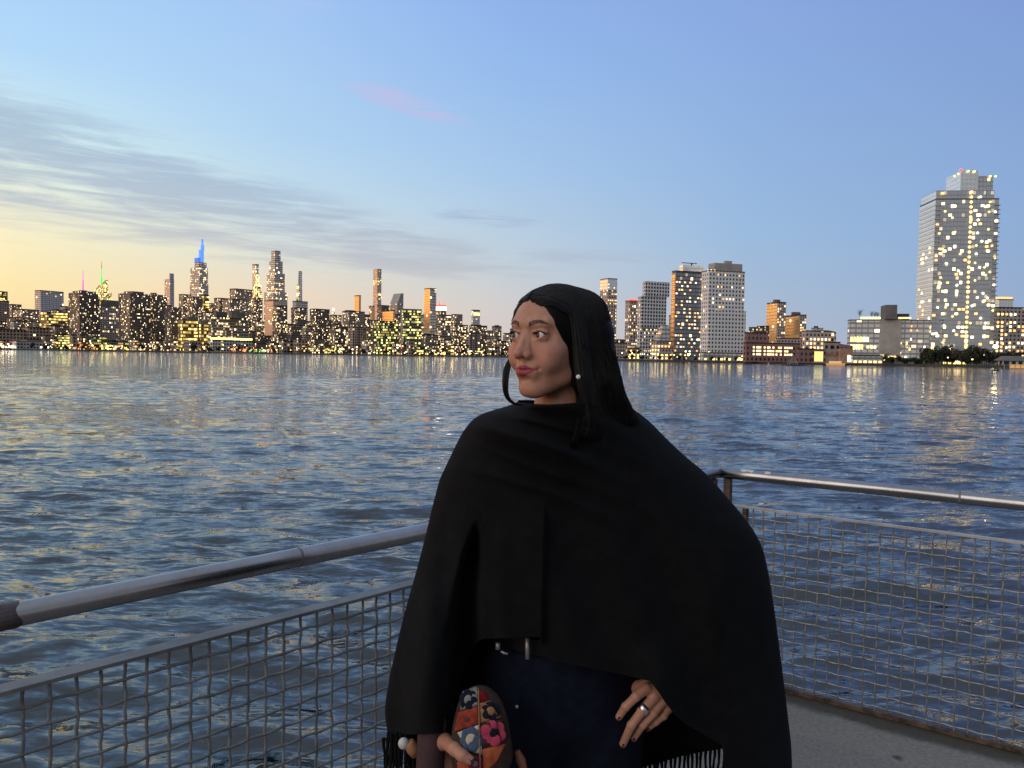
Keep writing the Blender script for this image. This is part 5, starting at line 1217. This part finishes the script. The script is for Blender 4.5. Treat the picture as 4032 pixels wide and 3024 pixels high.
        for i in range(26):
            u = i/25; x = s*(.0185+.0265*u); zz = .0012+.0050*math.sin(math.pi*min(u*1.02, 1)); yy = front(x, zz+.003)+.0012
            p0 = Vector((x, yy, zz)); p1 = p0 + Vector((s*.0022*u, -.0042, .0022)); k.tube([LM@HM@p0, LM@HM@p0.lerp(p1, .6), LM@HM@p1], [.0006, .0004, .0001], 4)
        k.build('eyelashes', M_hair, root)
        # brow hairs
        k = MB(); rg = random.Random(9)
        for i in range(110):
            u = rg.random(); x = s*(.012+.036*u); t_ = u; zc = .0188+.0075*math.sin(math.pi*min(t_*.78, 1))-.003*t_*t_; th = .0046*(1-t_)**.5
            zq = zc+rg.uniform(-th, th); x1, z1 = x+s*.0022, zq+.0008*(1-u)-.0006*u
            p0 = Vector((x, front(x, zq)-.0002, zq)); p1 = Vector((x1, front(x1, z1)-.0009, z1)); k.tube([LM@HM@p0, LM@HM@p1], [.0003, .0001], 3)
        k.build('eyebrow', M_hair, root)
    # earring
    mb = MB(); q = LM @ at(2277, 1484, HEADY-.090); mb.ball(q, .0046, 14, 10); mb.build('earring', M_pearl, root, True)
    return root, LM
PERSON, LM = person()
# ------------------------------------------------------------------ hair
def wpts(lst): return [at(*q) for q in lst]
HI = HM.inverted()
def hair():
    f = Field((-.16, -.16, -.30), (.20, .17, .125), .0026); L = lambda q: tuple(HI @ at(*q))
    f.ell((0, .012, .012), (.0825, .106, .0945)); f.ell((0, -.028, .020), (.0705, .0685, .0755), .012)
    f.ell((0, .030, -.03), (.080, .088, .085), .02)
    X, Y, Z = np.meshgrid(*f.ax, indexing='ij', sparse=True)
    zs = [-.3, -.08, -.055, -.03, 0, .02, .04, .06, .072, .084]
    yl = np.interp(Z, zs, [.0, -.014, -.028, -.048, -.062, -.073, -.078, -.080, -.082, -.088]); yr = np.interp(Z, zs, [.0, -.006, -.016, -.036, -.050, -.063, -.070, -.073, -.078, -.086])
    d = (np.where(X > 0, yl, yr) - Y).astype(np.float32)
    A = f.V; k = .005; h = np.clip(.5-.5*(A-d)/k, 0, 1); f.V = A*(1-h)+d*h+k*h*(1-h)
    def chain(ps, rs, k=.014):
        for i in range(len(ps)-1): f.cap(L(ps[i]), L(ps[i+1]), rs[i], rs[i+1], k)
    chain([(2255, 1290, 1.508), (2278, 1370, 1.500), (2290, 1500, 1.498), (2308, 1600, 1.500), (2290, 1690, 1.492), (2256, 1760, 1.488)], [.016, .017, .017, .017, .011, .003])
    chain([(2300, 1250, 1.57), (2340, 1320, 1.56), (2352, 1510, 1.555), (2400, 1640, 1.58), (2500, 1740, 1.615), (2580, 1800, 1.64)], [.05, .036, .044, .043, .026, .006], .02)
    chain([(2345, 1280, 1.60), (2374, 1370, 1.60), (2398, 1510, 1.61), (2436, 1600, 1.63), (2530, 1690, 1.66)], [.024, .022, .018, .018, .008])
    chain([(2062, 1188, 1.535), (2038, 1228, 1.545), (2025, 1265, 1.55), (2021, 1300, 1.555)], [.0075, .006, .0045, .0015], .006)
    co, Q = f.mesh(2)
    M4 = np.array(LM @ HM); co = co@M4[:3, :3].T+M4[:3, 3]
    o = np_mesh('hair', co, Q, M_hair, PERSON)
    # loose locks, as bundles of strands; hanging beside the far cheek and at the outline
    rg = random.Random(4); k = MB()
    far = [(2022, 1395, 1.555), (2008, 1420, 1.55), (1996, 1452, 1.545), (1990, 1500, 1.54), (1992, 1545, 1.54), (2006, 1575, 1.54), (2034, 1592, 1.54), (2075, 1592, 1.55)]
    spread = [.003, .0055, .0068, .0062, .0046, .0034, .0030, .0024]
    for i in range(55):
        a, b = rg.uniform(-1, 1), rg.uniform(-1, 1)
        pts = [LM @ (at(*q) + Vector((a*s, b*s*.7, a*s*.3))) for q, s in zip(far, spread)]
        k.tube(smoothp(pts), .0008, 4)
    G = np.gradient(f.V, f.h); IM = (LM @ HM).inverted(); FM = LM @ HM
    def out(p, d0):
        q = np.array(IM @ p)
        for _ in range(7):                                      # push a point out to just above the hair mass
            i = np.round((q-f.lo)/f.h).astype(int)
            if (i < 1).any() or (i >= f.n-1).any(): break
            v = f.V[tuple(i)]; g = np.array([G[0][tuple(i)], G[1][tuple(i)], G[2][tuple(i)]]); gl = np.linalg.norm(g)
            if gl < .2 or v > d0: break
            q = q + g/gl*min(d0-v+.0003, .02)
        return FM @ Vector(q)
    # combed strands over the crown, from the parting down both sides
    for i in range(900):
        sd_ = 1 if rg.random() < .78 else -1; v0 = rg.uniform(-.97, .55); pts = []; lift = rg.uniform(.0012, .0036); nj = 12 if sd_ == 1 else 8
        for j in range(nj):
            ph = (2+j*6.6)*math.pi/180; v = v0 + max(0, -.15-v0)*.62*(j/12)**1.6 + rg.uniform(-.003, .003); r = math.sqrt(max(.02, 1-v*v)); q = 1+lift/.09
            px_, py_, pz_ = -.006*(1-j/12)+sd_*.0825*q*r*math.sin(ph), .012+.106*q*v, .012+.0945*q*r*math.cos(ph)
            py_ = max(py_, float(np.interp(pz_, zs, [.0, -.014, -.028, -.048, -.062, -.073, -.078, -.080, -.082, -.088] if sd_ > 0 else [.0, -.006, -.016, -.036, -.050, -.063, -.070, -.073, -.078, -.086]))+.0015+lift)
            pts.append(LM @ HM @ Vector((px_, py_, pz_)))
        if sd_ == 1:                                            # and on down over the shoulder
            q = min(1, max(0, (v0+.97)/1.42)); b_ = rg.uniform(0, 1)
            for yy, xa, xb in ((1400, 2258, 2412), (1470, 2264, 2420), (1540, 2280, 2438), (1610, 2296, 2470), (1680, 2290, 2540), (1740, 2266, 2575)):
                if yy > 1600 and b_ < (yy-1600)/240: break
                xq = xa+(xb-xa)*q; Yq = np.interp(q, [0, .12, .45, .8, 1], [1.480, 1.478, 1.508, 1.560, 1.600]) + (.0 if yy < 1560 else (yy-1560)*.00022*q)
                pts.append(LM @ (at(xq+rg.uniform(-3, 3), yy, float(Yq)-lift*.6)))
            pts = smoothp(pts, 2)
        pts = [out(p, lift*.5) for p in pts]; pts = [pts[0]] + [(pts[m_-1]+pts[m_]*2+pts[m_+1])/4 for m_ in range(1, len(pts)-1)] + [pts[-1]]
        n_ = len(pts); k.tube(pts, [.0006]*(n_-5)+[.0005, .0004, .0003, .0002, .0001], 3)
    k.build('combed_strands', M_strand, PERSON, True); k = MB()
    edges = [([(2235, 1142, 1.55), (2300, 1158, 1.57), (2356, 1200, 1.58), (2392, 1262, 1.58), (2412, 1330, 1.59), (2422, 1420, 1.6), (2438, 1515, 1.61), (2462, 1575, 1.63)], 22, .0018),
             ([(2150, 1148, 1.50), (2205, 1215, 1.475), (2228, 1290, 1.478), (2250, 1370, 1.482), (2268, 1480, 1.482), (2290, 1600, 1.484), (2256, 1765, 1.478)], 40, .0028),
             ([(2140, 1150, 1.5), (2060, 1195, 1.53), (2030, 1245, 1.545), (2020, 1300, 1.555), (2014, 1360, 1.56)], 14, .0022)]
    for pts0, n, sp in edges:
        for i in range(n):
            a, b, c = rg.gauss(0, 1), rg.gauss(0, 1), rg.gauss(0, 1); e_ = rg.uniform(.2, 1.3)
            pts = [LM @ (at(*q) + Vector((a, b, c*.4))*sp*(.4+e_*j/len(pts0))) for j, q in enumerate(pts0)]
            k.tube(smoothp(pts), [.0006]*(len(smoothp(pts))-1)+[.0002], 3)
    k.build('loose_strands', M_hair, PERSON, True)
def smoothp(p, n=4):
    out = []
    for i in range(len(p)-1):
        p0, p1, p2, p3 = p[max(i-1, 0)], p[i], p[i+1], p[min(i+2, len(p)-1)]
        for j in range(n):
            t = j/n; out.append(.5*((2*p1)+(p2-p0)*t+(2*p0-5*p1+4*p2-p3)*t*t+(3*p1-p0-3*p2+p3)*t**3))
    out.append(p[-1]); return out
hair()

# ------------------------------------------------------------------ shawl
TY = 1.66
LY = [1588, 1601, 1615, 1635, 1665, 1702, 1750, 1794, 1886, 1996, 2115, 2253, 2382, 2492, 2648, 2758, 2813, 2896, 3100]
LX = [2046, 2005, 1925, 1880, 1848, 1821, 1796, 1775, 1731, 1702, 1674, 1638, 1601, 1573, 1537, 1518, 1515, 1527, 1545]
RY = [1588, 1615, 1665, 1716, 1794, 1867, 1922, 2005, 2088, 2161, 2281, 2418, 2556, 2740, 2933, 3100]
RX = [2450, 2505, 2566, 2612, 2694, 2786, 2832, 2905, 2969, 3006, 3031, 3052, 3070, 3093, 3116, 3122]
HX = [1515, 1527, 1640, 1745, 1775, 1800, 1835, 1872, 1895, 2128, 2140, 2165, 2440, 2560, 2650, 2700, 2850, 2862, 2890, 3130]
HY = [2880, 2896, 2892, 2886, 2800, 2690, 2600, 2532, 2517, 2508, 2540, 2600, 2655, 2682, 2800, 2850, 2940, 3085, 3085, 3085]
def dense(xs, ys, w_=45):
    g = np.arange(xs[0]-200, xs[-1]+200, 4.0); v = np.interp(g, xs, ys); n = int(w_/4)*2+1; k = np.hanning(n+2)[1:-1]; k /= k.sum()
    return g, np.convolve(np.pad(v, n//2, mode='edge'), k, 'valid')
LY, LX = dense(LY, LX, 32); RY, RX = dense(RY, RX, 60)
def shawl():
    nu, nv = 300, 260
    u = np.linspace(0, 1, nu)
    rg = np.random.default_rng(5)
    def Dp(y): return np.interp(y, [1588, 1640, 1700, 1850, 2100, 2500, 3000], [.205, .212, .205, .19, .185, .185, .185])
    def sheet(front):
        hx, hy = (HX, HY) if front else ([1500, 1600, 1640, 2490, 2510, 2680, 2859, 2900, 3130], [2900, 2960, 3150, 3150, 3026, 2975, 2942, 3085, 3085])
        V = np.zeros((nv, nu, 3))
        for j in range(nu):
            # find the hem row of this column
            uu = u[j]; yb = 2700.0
            for _ in range(60):
                xx = np.interp(yb, LY, LX)+(np.interp(yb, RY, RX)-np.interp(yb, LY, LX))*uu
                yb = yb+.35*(np.interp(xx, hx, hy)-yb)
            top = 1583 + 9*math.exp(-((uu-.30)/.22)**2) if front else 1575
            t = np.linspace(0, 1, nv); y = top+(yb-top)*t
            xl, xr = np.interp(y, LY, LX), np.interp(y, RY, RX); x = xl+(xr-xl)*uu; s = 2*uu-1
            prof = (1-abs(s)**2.2)
            D = Dp(y)
            if front:
                Y = TY+.03-D*prof**.55
                sm = lambda v, a, b: (lambda q: q*q*(3-2*q))(np.clip((v-a)/(b-a), 0, 1))
                # cowl folds swinging from the left shoulder across the chest
                ph = (y-1600-.33*(x-1860)-.00028*(x-1860)**2); w_ = np.exp(-((x-2090)/270)**2)*sm(y, 1590, 1620)*(1-sm(ph, 150, 300))
                Y = Y - w_*(.019*np.sin(ph/31.0+.6+.5*np.sin(x/110))+.008*np.sin(ph/14+x/90)+.010*np.sin(ph/58+1))
                Y = Y - .028*np.exp(-((y-1592)/26)**2)*np.exp(-((x-2170)/150)**2) + .006*np.exp(-((y-1640-.05*(x-2170))/16)**2)*np.exp(-((x-2170)/150)**2)           # rolled collar
                # deep fold between the arm drape and the front panel
                xv = np.interp(y, [2040, 2300, 2520, 2800], [1880, 1845, 1825, 1800]); hw = np.interp(y, [2040, 2200, 2500, 2900], [8, 32, 52, 45])
                g = np.exp(-(np.abs(x-xv)/hw)**3.0)*sm(y, 2040, 2180)
                Y = Y + .085*g
                # arm drape comes forward towards the hand
                Y = Y - .120*sm(y, 2050, 2700)*np.exp(-((x-np.interp(y, [2100, 2800], [1740, 1675]))/100)**2)
                # creased edges swinging down from the shoulder, each lapping over the cloth below
                for x0, y0, sl, cv, x1, am in ((1850, 1727, .46, -.00010, 2270, .020), (2020, 1634, .20, .0002, 2330, .018), (1868, 1668, .30, .00018, 2240, .012), (1800, 1830, .34, -.0001, 2120, .007)):
                    dd = y-(y0+sl*(x-x0)+cv*(x-x0)**2); env = sm(x, x0-30, x0+60)*(1-sm(x, x1-90, x1+30))
                    Y = Y - am*env*np.where(dd < 0, np.exp(dd/55.0), 1-sm(dd, 0, 28))
                # the left front hangs over the right one: a straight edge down the chest
                Y = Y - .018*sm(y, 1960, 2120)*sm(np.interp(y, [1960, 2510], [2150, 2135])-x, -6, 6)*sm(x, 1900, 1990)
                # soft hanging folds
                Y = Y - .006*np.sin(x/21+y/240)*sm(y, 1900, 2300)*(x < 1900) - .007*np.sin(x/46-y/150+1)*sm(y, 1750, 2200)
                # fabric pulled over the elbow and hand on the right
                Y = Y - .04*np.exp(-((x-2880)/120)**2-((y-2280)/260)**2)
                Y = Y - .045*np.exp(-((x-2600)/75)**2)*sm(y, 2480, 2700)
            else:
                Y = TY+.03+D*.8*prof**.75 + .012*np.sin(x/38)*np.clip((y-1750)/600, 0, 1)
            for i in range(nv):
                V[i, j] = LM @ at(x[i], y[i], float(Y[i]))
        return V
    cos, qs, b = [], [], 0
    for fr in (True, False):
        V = sheet(fr); i = np.arange(nv*nu).reshape(nv, nu)+b
        q = np.stack([i[:-1, :-1], i[1:, :-1], i[1:, 1:], i[:-1, 1:]], -1).reshape(-1, 4)
        if not fr: q = q[:, ::-1]
        cos.append(V.reshape(-1, 3)); qs.append(q); b += nv*nu
    co = np.concatenate(cos); Q = np.concatenate(qs)
    o = np_mesh('shawl', co, Q, M_shawl, PERSON)
    m = o.modifiers.new('thickness', 'SOLIDIFY'); m.thickness = .0035; m.offset = -1
    # woven fringe: twisted black tassels along the hems
    rg = random.Random(8); k = MB()
    def tassel(px, py, Y, ln):
        a = at(px, py, Y); sw = rg.uniform(-.006, .006)
        pts = [LM @ (a + Vector((sw*t*t+.0012*math.sin(9*t+px), .002*math.sin(5*t+px), -ln*t))) for t in (0, .2, .4, .6, .8, 1)]
        k.tube(pts, [.0042, .0034, .0028, .0034, .0026, .0016], 6)
    x = 2512
    while x < 2862: tassel(x, np.interp(x, [2510, 2680, 2859], [3020, 2968, 2936]), TY+.13, rg.uniform(.085, .10)); x += 17+rg.uniform(-3.5, 3.5)
    k.build('fringe', M_shawl, o, True); k = MB()
    x = 2866
    while x < 3124: tassel(x, 3078, TY+.0, .09); x += 16
    k.build('fringe', M_shawl, o, True); k = MB()
    for x in (1528, 1543, 1560, 1578, 1600, 1628): tassel(x, 2885, TY-.10+rg.uniform(0, .06), rg.uniform(.085, .11))
    k.build('fringe', M_shawl, o, True); k = MB()
    for x in range(1512, 1640, 14): tassel(x, 2905, TY+.04, .09)
    k.build('fringe', M_shawl, o, True)
shawl()

# ------------------------------------------------------------------ sweater, sleeves, jeans, belt, shoes
def sub(f, name, mat, M=None):
    co, Q = f.mesh(2); A = np.array(LM); co = co@A[:3, :3].T+A[:3, 3]; return np_mesh(name, co, Q, mat, PERSON)
def garments():
    P = lambda px, py, Y: np.array(at(px, py, Y)); T = TY
    lo = P(1600, 2950, 1.4)-.05; hi = P(2950, 1600, 1.85)+.05
    f = Field(lo, hi, .006)
    f.ell(P(2205, 1960, T), (.158, .113, .18), .06); f.ell(P(2200, 2280, T), (.133, .103, .17), .06); f.ell(P(2212, 2520, T), (.150, .112, .07), .05)
    f.cap(P(1945, 1775, T+.01), P(2490, 1800, T+.03), .052, .052, .05)
    f.cap(P(1945, 1775, T+.01), P(1785, 2290, T+.02), .050, .044, .03); f.cap(P(1785, 2290, T+.02), P(1706, 2810, T-.13), .044, .033, .02)
    f.cap(P(2490, 1800, T+.03), P(2850, 2300, T+.06), .050, .043, .03); f.cap(P(2850, 2300, T+.06), P(2700, 2690, T-.02), .043, .030, .02)
    sub(f, 'sweater', M_blackc)
    f = Field(P(1700, 3120, 1.4)-.04, P(1700, 2700, 1.6)+.06, .003)
    f.cap(P(1702, 2850, T-.15), P(1690, 3060, T-.178), .0290, .0290); sub(f, 'sleeve', M_mauve)
    # jeans
    hip = at(2215, 2660, T); f = Field((hip.x-.24, T-.17, .03), (hip.x+.24, T+.20, hip.z+.12), .006)
    f.ell((hip.x, T+.005, hip.z-.02), (.182, .122, .14)); f.ell((hip.x, T, hip.z+.07), (.158, .112, .08), .05)
    kx = {-1: (hip.x-.085, T-.0, .47), 1: (hip.x+.10, T+.02, .47)}
    for s in (-1, 1):
        f.cap((hip.x+s*.088, T, hip.z-.10), kx[s], .096, .066, .03); f.cap(kx[s], (kx[s][0]+s*.012, T+.03, .06), .066, .052, .03)
    wz = at(2060, 2588, T-.12).z
    X, Y, Z = np.meshgrid(*f.ax, indexing='ij', sparse=True)
    cut = Z-(wz - .22*(X-at(1990, 2588, T-.12).x)*np.clip(1-(X-at(1870, 2588, 1.55).x)/.16, 0, 1)); f.V = np.maximum(f.V, cut.astype(np.float32))
    # pocket edge: a shallow curved groove with a stitched ridge
    pk = [(2180, 2606), (2215, 2630), (2262, 2652), (2320, 2660), (2380, 2655), (2435, 2640)]
    sub(f, 'jeans', M_denim)
    k = MB()
    def on_hip(px, py, dz=.0):
        # front of the hip ellipsoid under this photo position
        a = at(px, py, T-.12); x = a.x-hip.x; z = a.z-(hip.z-.02); r = max(0, 1-(x/.182)**2-(z/.14)**2); return at(px, py, T+.005-.122*math.sqrt(r)-.003-dz)
    k.tube([LM @ on_hip(*q) for q in pk], .0022, 6); k.build('pocket_edge', M_denim, PERSON, True)
    k = MB(); k.tube([LM @ on_hip(2052, 2600+12*i) for i in range(26)], .0016, 5); k.build('fly_seam', M_denim, PERSON, True)
    k = MB(); q = LM @ on_hip(2036, 2783); k.ball(q, (.004, .002, .004)); k.build('rivet', M_buckle, PERSON, True)
    # belt
    k = MB(); n = 48; ring = []
    z0, z1 = at(2060, 2597, T-.12).z, at(2060, 2535, T-.12).z
    for i in range(n):
        a = 6.2832*i/n; cx, cy = .160*math.cos(a), .116*math.sin(a); tilt = -.05*cx
        ring.append([(hip.x+cx*q, T+cy*q, z+tilt) for q, z in ((1, z0), (1.0, z1), (.975, z1), (.975, z0))])
    vs = [LM @ Vector(p) for r in ring for p in r]; fs = [(4*i+j, 4*((i+1) % n)+j, 4*((i+1) % n)+(j+1) % 4, 4*i+(j+1) % 4) for i in range(n) for j in range(4)]
    k.add(vs, fs); belt = k.build('belt', M_leather, PERSON)
    def bar(pts, r, nm):
        k = MB(); k.tube([LM @ at(*q) for q in pts], r, 8); k.build(nm, M_buckle, belt, True)
    Yb = T-.122
    bar([(2076, 2512, Yb), (2077, 2594, Yb)], .0046, 'buckle_bar'); bar([(1961, 2530, Yb+.02), (1960, 2556, Yb+.02)], .0052, 'buckle_bar')
    bar([(1972, 2564, Yb+.02), (1985, 2571, Yb+.018), (2000, 2574, Yb+.016)], .0028, 'buckle_frame')
    for s in (-1, 1):
        f = Field((kx[s][0]-.09, T-.24, 0), (kx[s][0]+.11, T+.12, .14), .005)
        f.ell((kx[s][0]+s*.02, T-.06, .035), (.045, .13, .035)); f.ell((kx[s][0]+s*.012, T+.02, .07), (.044, .055, .05), .03); f.V = np.maximum(f.V, (.002-f.ax[2])[None, None, :].astype(np.float32)); sub(f, 'shoe', M_shoe)
garments()

# ------------------------------------------------------------------ crochet bag
def yarn(name, c): return cloth_mat(name, c, 420, 1.0, var=.25)
def bag():
    Y0 = TY-.205; c = at(1893, 2915, Y0); root = empty('handbag', (c.x, c.y, c.z-.14), 0, 'crochet patchwork handbag with flower squares held in front of the jeans', 'handbag')
    inv = Matrix.Translation(-Vector(root.location)); Rr = (.057, .026, .106)
    f = Field(Vector(c)-Vector((.09, .05, .15)), Vector(c)+Vector((.09, .05, .15)), .003); f.ell(tuple(c), Rr); f.ell((c.x-.006, c.y, c.z+.065), (.032, .018, .036), .02)
    f.ell((c.x+.004, c.y+.004, c.z-.03), (.056, .024, .055), .02)
    co, Q = f.mesh(1); np_mesh('body', co-np.array(root.location), Q, yarn('brown_yarn', (.055, .035, .030)), root)
    V = f.V
    def surf(px, py, lift=.002):
        for Yq in np.arange(Y0-.05, Y0+.03, .0012):              # walk in until the bag is met
            p = at(px, py, float(Yq)); i = np.round((np.array(p)-f.lo)/f.h).astype(int)
            if (i < 0).any() or (i >= f.n).any(): continue
            if V[tuple(i)] < 0: break
        else: p = at(px, py, Y0-.006)
        p = Vector(p); return inv @ Vector((p.x, p.y-lift, p.z))
    def patch(poly, mat, name='crochet_square', lift=.0022, n=9):
        a, b, c_, d = [np.array(q, float) for q in poly]; vs = []
        for i in range(n):
            for j in range(n):
                u, v = i/(n-1), j/(n-1); q = (1-u)*(1-v)*a+u*(1-v)*b+u*v*c_+(1-u)*v*d
                vs.append(surf(q[0], q[1], lift+.0012*math.sin(math.pi*u)*math.sin(math.pi*v)))
        k = MB(); k.add(vs, [(i*n+j, i*n+j+1, (i+1)*n+j+1, (i+1)*n+j) for i in range(n-1) for j in range(n-1)]); o = k.build(name, mat, root, True)
        m = o.modifiers.new('t', 'SOLIDIFY'); m.thickness = .002; m.offset = 0; return o
    def flower(cx, cy, r, mat, cm, petals=6, r2=.45, asp=1.0, par=None):
        k = MB()
        for i in range(petals):
            a = 6.2832*i/petals+.3; q = surf(cx+r*.58*math.cos(a), cy+r*.58*asp*math.sin(a), .0035); k.ball(q, (r*.50*.00049, .0016, r*.50*.00049*asp), 10, 7)
        o = k.build('flower', mat, root, True); k = MB(); k.ball(surf(cx, cy, .0045), (r*r2*.00049, .0034, r*r2*.00049*asp), 12, 8); k.build('flower_centre', cm, o, True)
    white, blue, navy, pink, red, rust, orange, tan, cream, mag, grey = [yarn(n, c_) for n, c_ in [('white_yarn', (.52, .49, .45)), ('blue_yarn', (.075, .12, .19)), ('navy_yarn', (.012, .016, .028)), ('pink_yarn', (.52, .070, .13)), ('dark_red_yarn', (.17, .012, .018)), ('rust_yarn', (.30, .055, .035)), ('orange_yarn', (.40, .10, .045)), ('tan_yarn', (.30, .16, .08)), ('cream_yarn', (.60, .50, .36)), ('magenta_yarn', (.20, .02, .065)), ('grey_green_yarn', (.20, .22, .20))]]
    patch([(1822, 2722), (1879, 2700), (1882, 2776), (1812, 2796)], grey); flower(1845, 2752, 34, navy, grey, 6, .5, 1.2)
    patch([(1804, 2802), (1882, 2778), (1886, 2848), (1790, 2878)], rust); flower(1842, 2828, 33, rust, yarn('brown_red_yarn', (.12, .04, .035)), 6, .5)
    patch([(1802, 2882), (1890, 2850), (1899, 2968), (1838, 2950)], white); flower(1856, 2908, 42, blue, cream, 7, .52, 1.15)
    patch([(1884, 2712), (1908, 2722), (1926, 2758), (1884, 2764)], red)
    patch([(1884, 2768), (1930, 2756), (1974, 2822), (1890, 2846)], tan); flower(1932, 2796, 36, navy, yarn('ochre_yarn', (.32, .17, .07)), 6, .5)
    patch([(1892, 2850), (1980, 2828), (2004, 2900), (1898, 2940)], yarn('dark_brown_yarn', (.06, .038, .034))); flower(1941, 2883, 50, pink, navy, 6, .42)
    patch([(1900, 2948), (1992, 2926), (1958, 2992), (1906, 3050)], orange)
    patch([(1800, 3000), (1890, 2985), (1895, 3060), (1805, 3060)], orange); flower(1872, 3002, 30, mag, grey, 6, .4)
    k = MB(); k.tube([surf(1884+.08*i, 2704+i*3.4, .005) for i in range(0, 100, 4)], .0016, 6); k.build('seam', tan, root, True)
    # strap end in tan leather beside the jeans
    t = empty('bag_strap', LM.inverted() @ (LM @ at(2050, 3010, TY-.15)), 0, 'small tan leather strap end hanging in front of the dark jeans', 'strap')
    k = MB(); k.tube([(-.008, 0, .028), (0, -.002, .01), (.006, 0, -.01), (-.004, .002, -.05)], [.006, .010, .008, .006], 7); k.build('strap_tab', pmat('tan_leather', (.30, .11, .05), .55), t, True)
    # white capped orange item by the wrist
    q = at(1606, 2935, TY-.13); t = empty('cup', q, 0, 'small white capped orange cup half hidden behind the mauve sleeve', 'cup')
    k = MB(); k.ball((-.0085, -.002, .005), (.0112, .0105, .0118), 18, 12); k.build('lid', pmat('off_white_plastic', (.55, .545, .52), .5), t, True)
    k = MB(); k.tube([(.001, 0, .007), (.004, 0, .003), (.010, 0, -.006), (.018, .002, -.018)], [.010, .0125, .0135, .0125], 18); k.build('cup_side', pmat('orange_paper', (.36, .17, .075), .7), t, True)
bag()
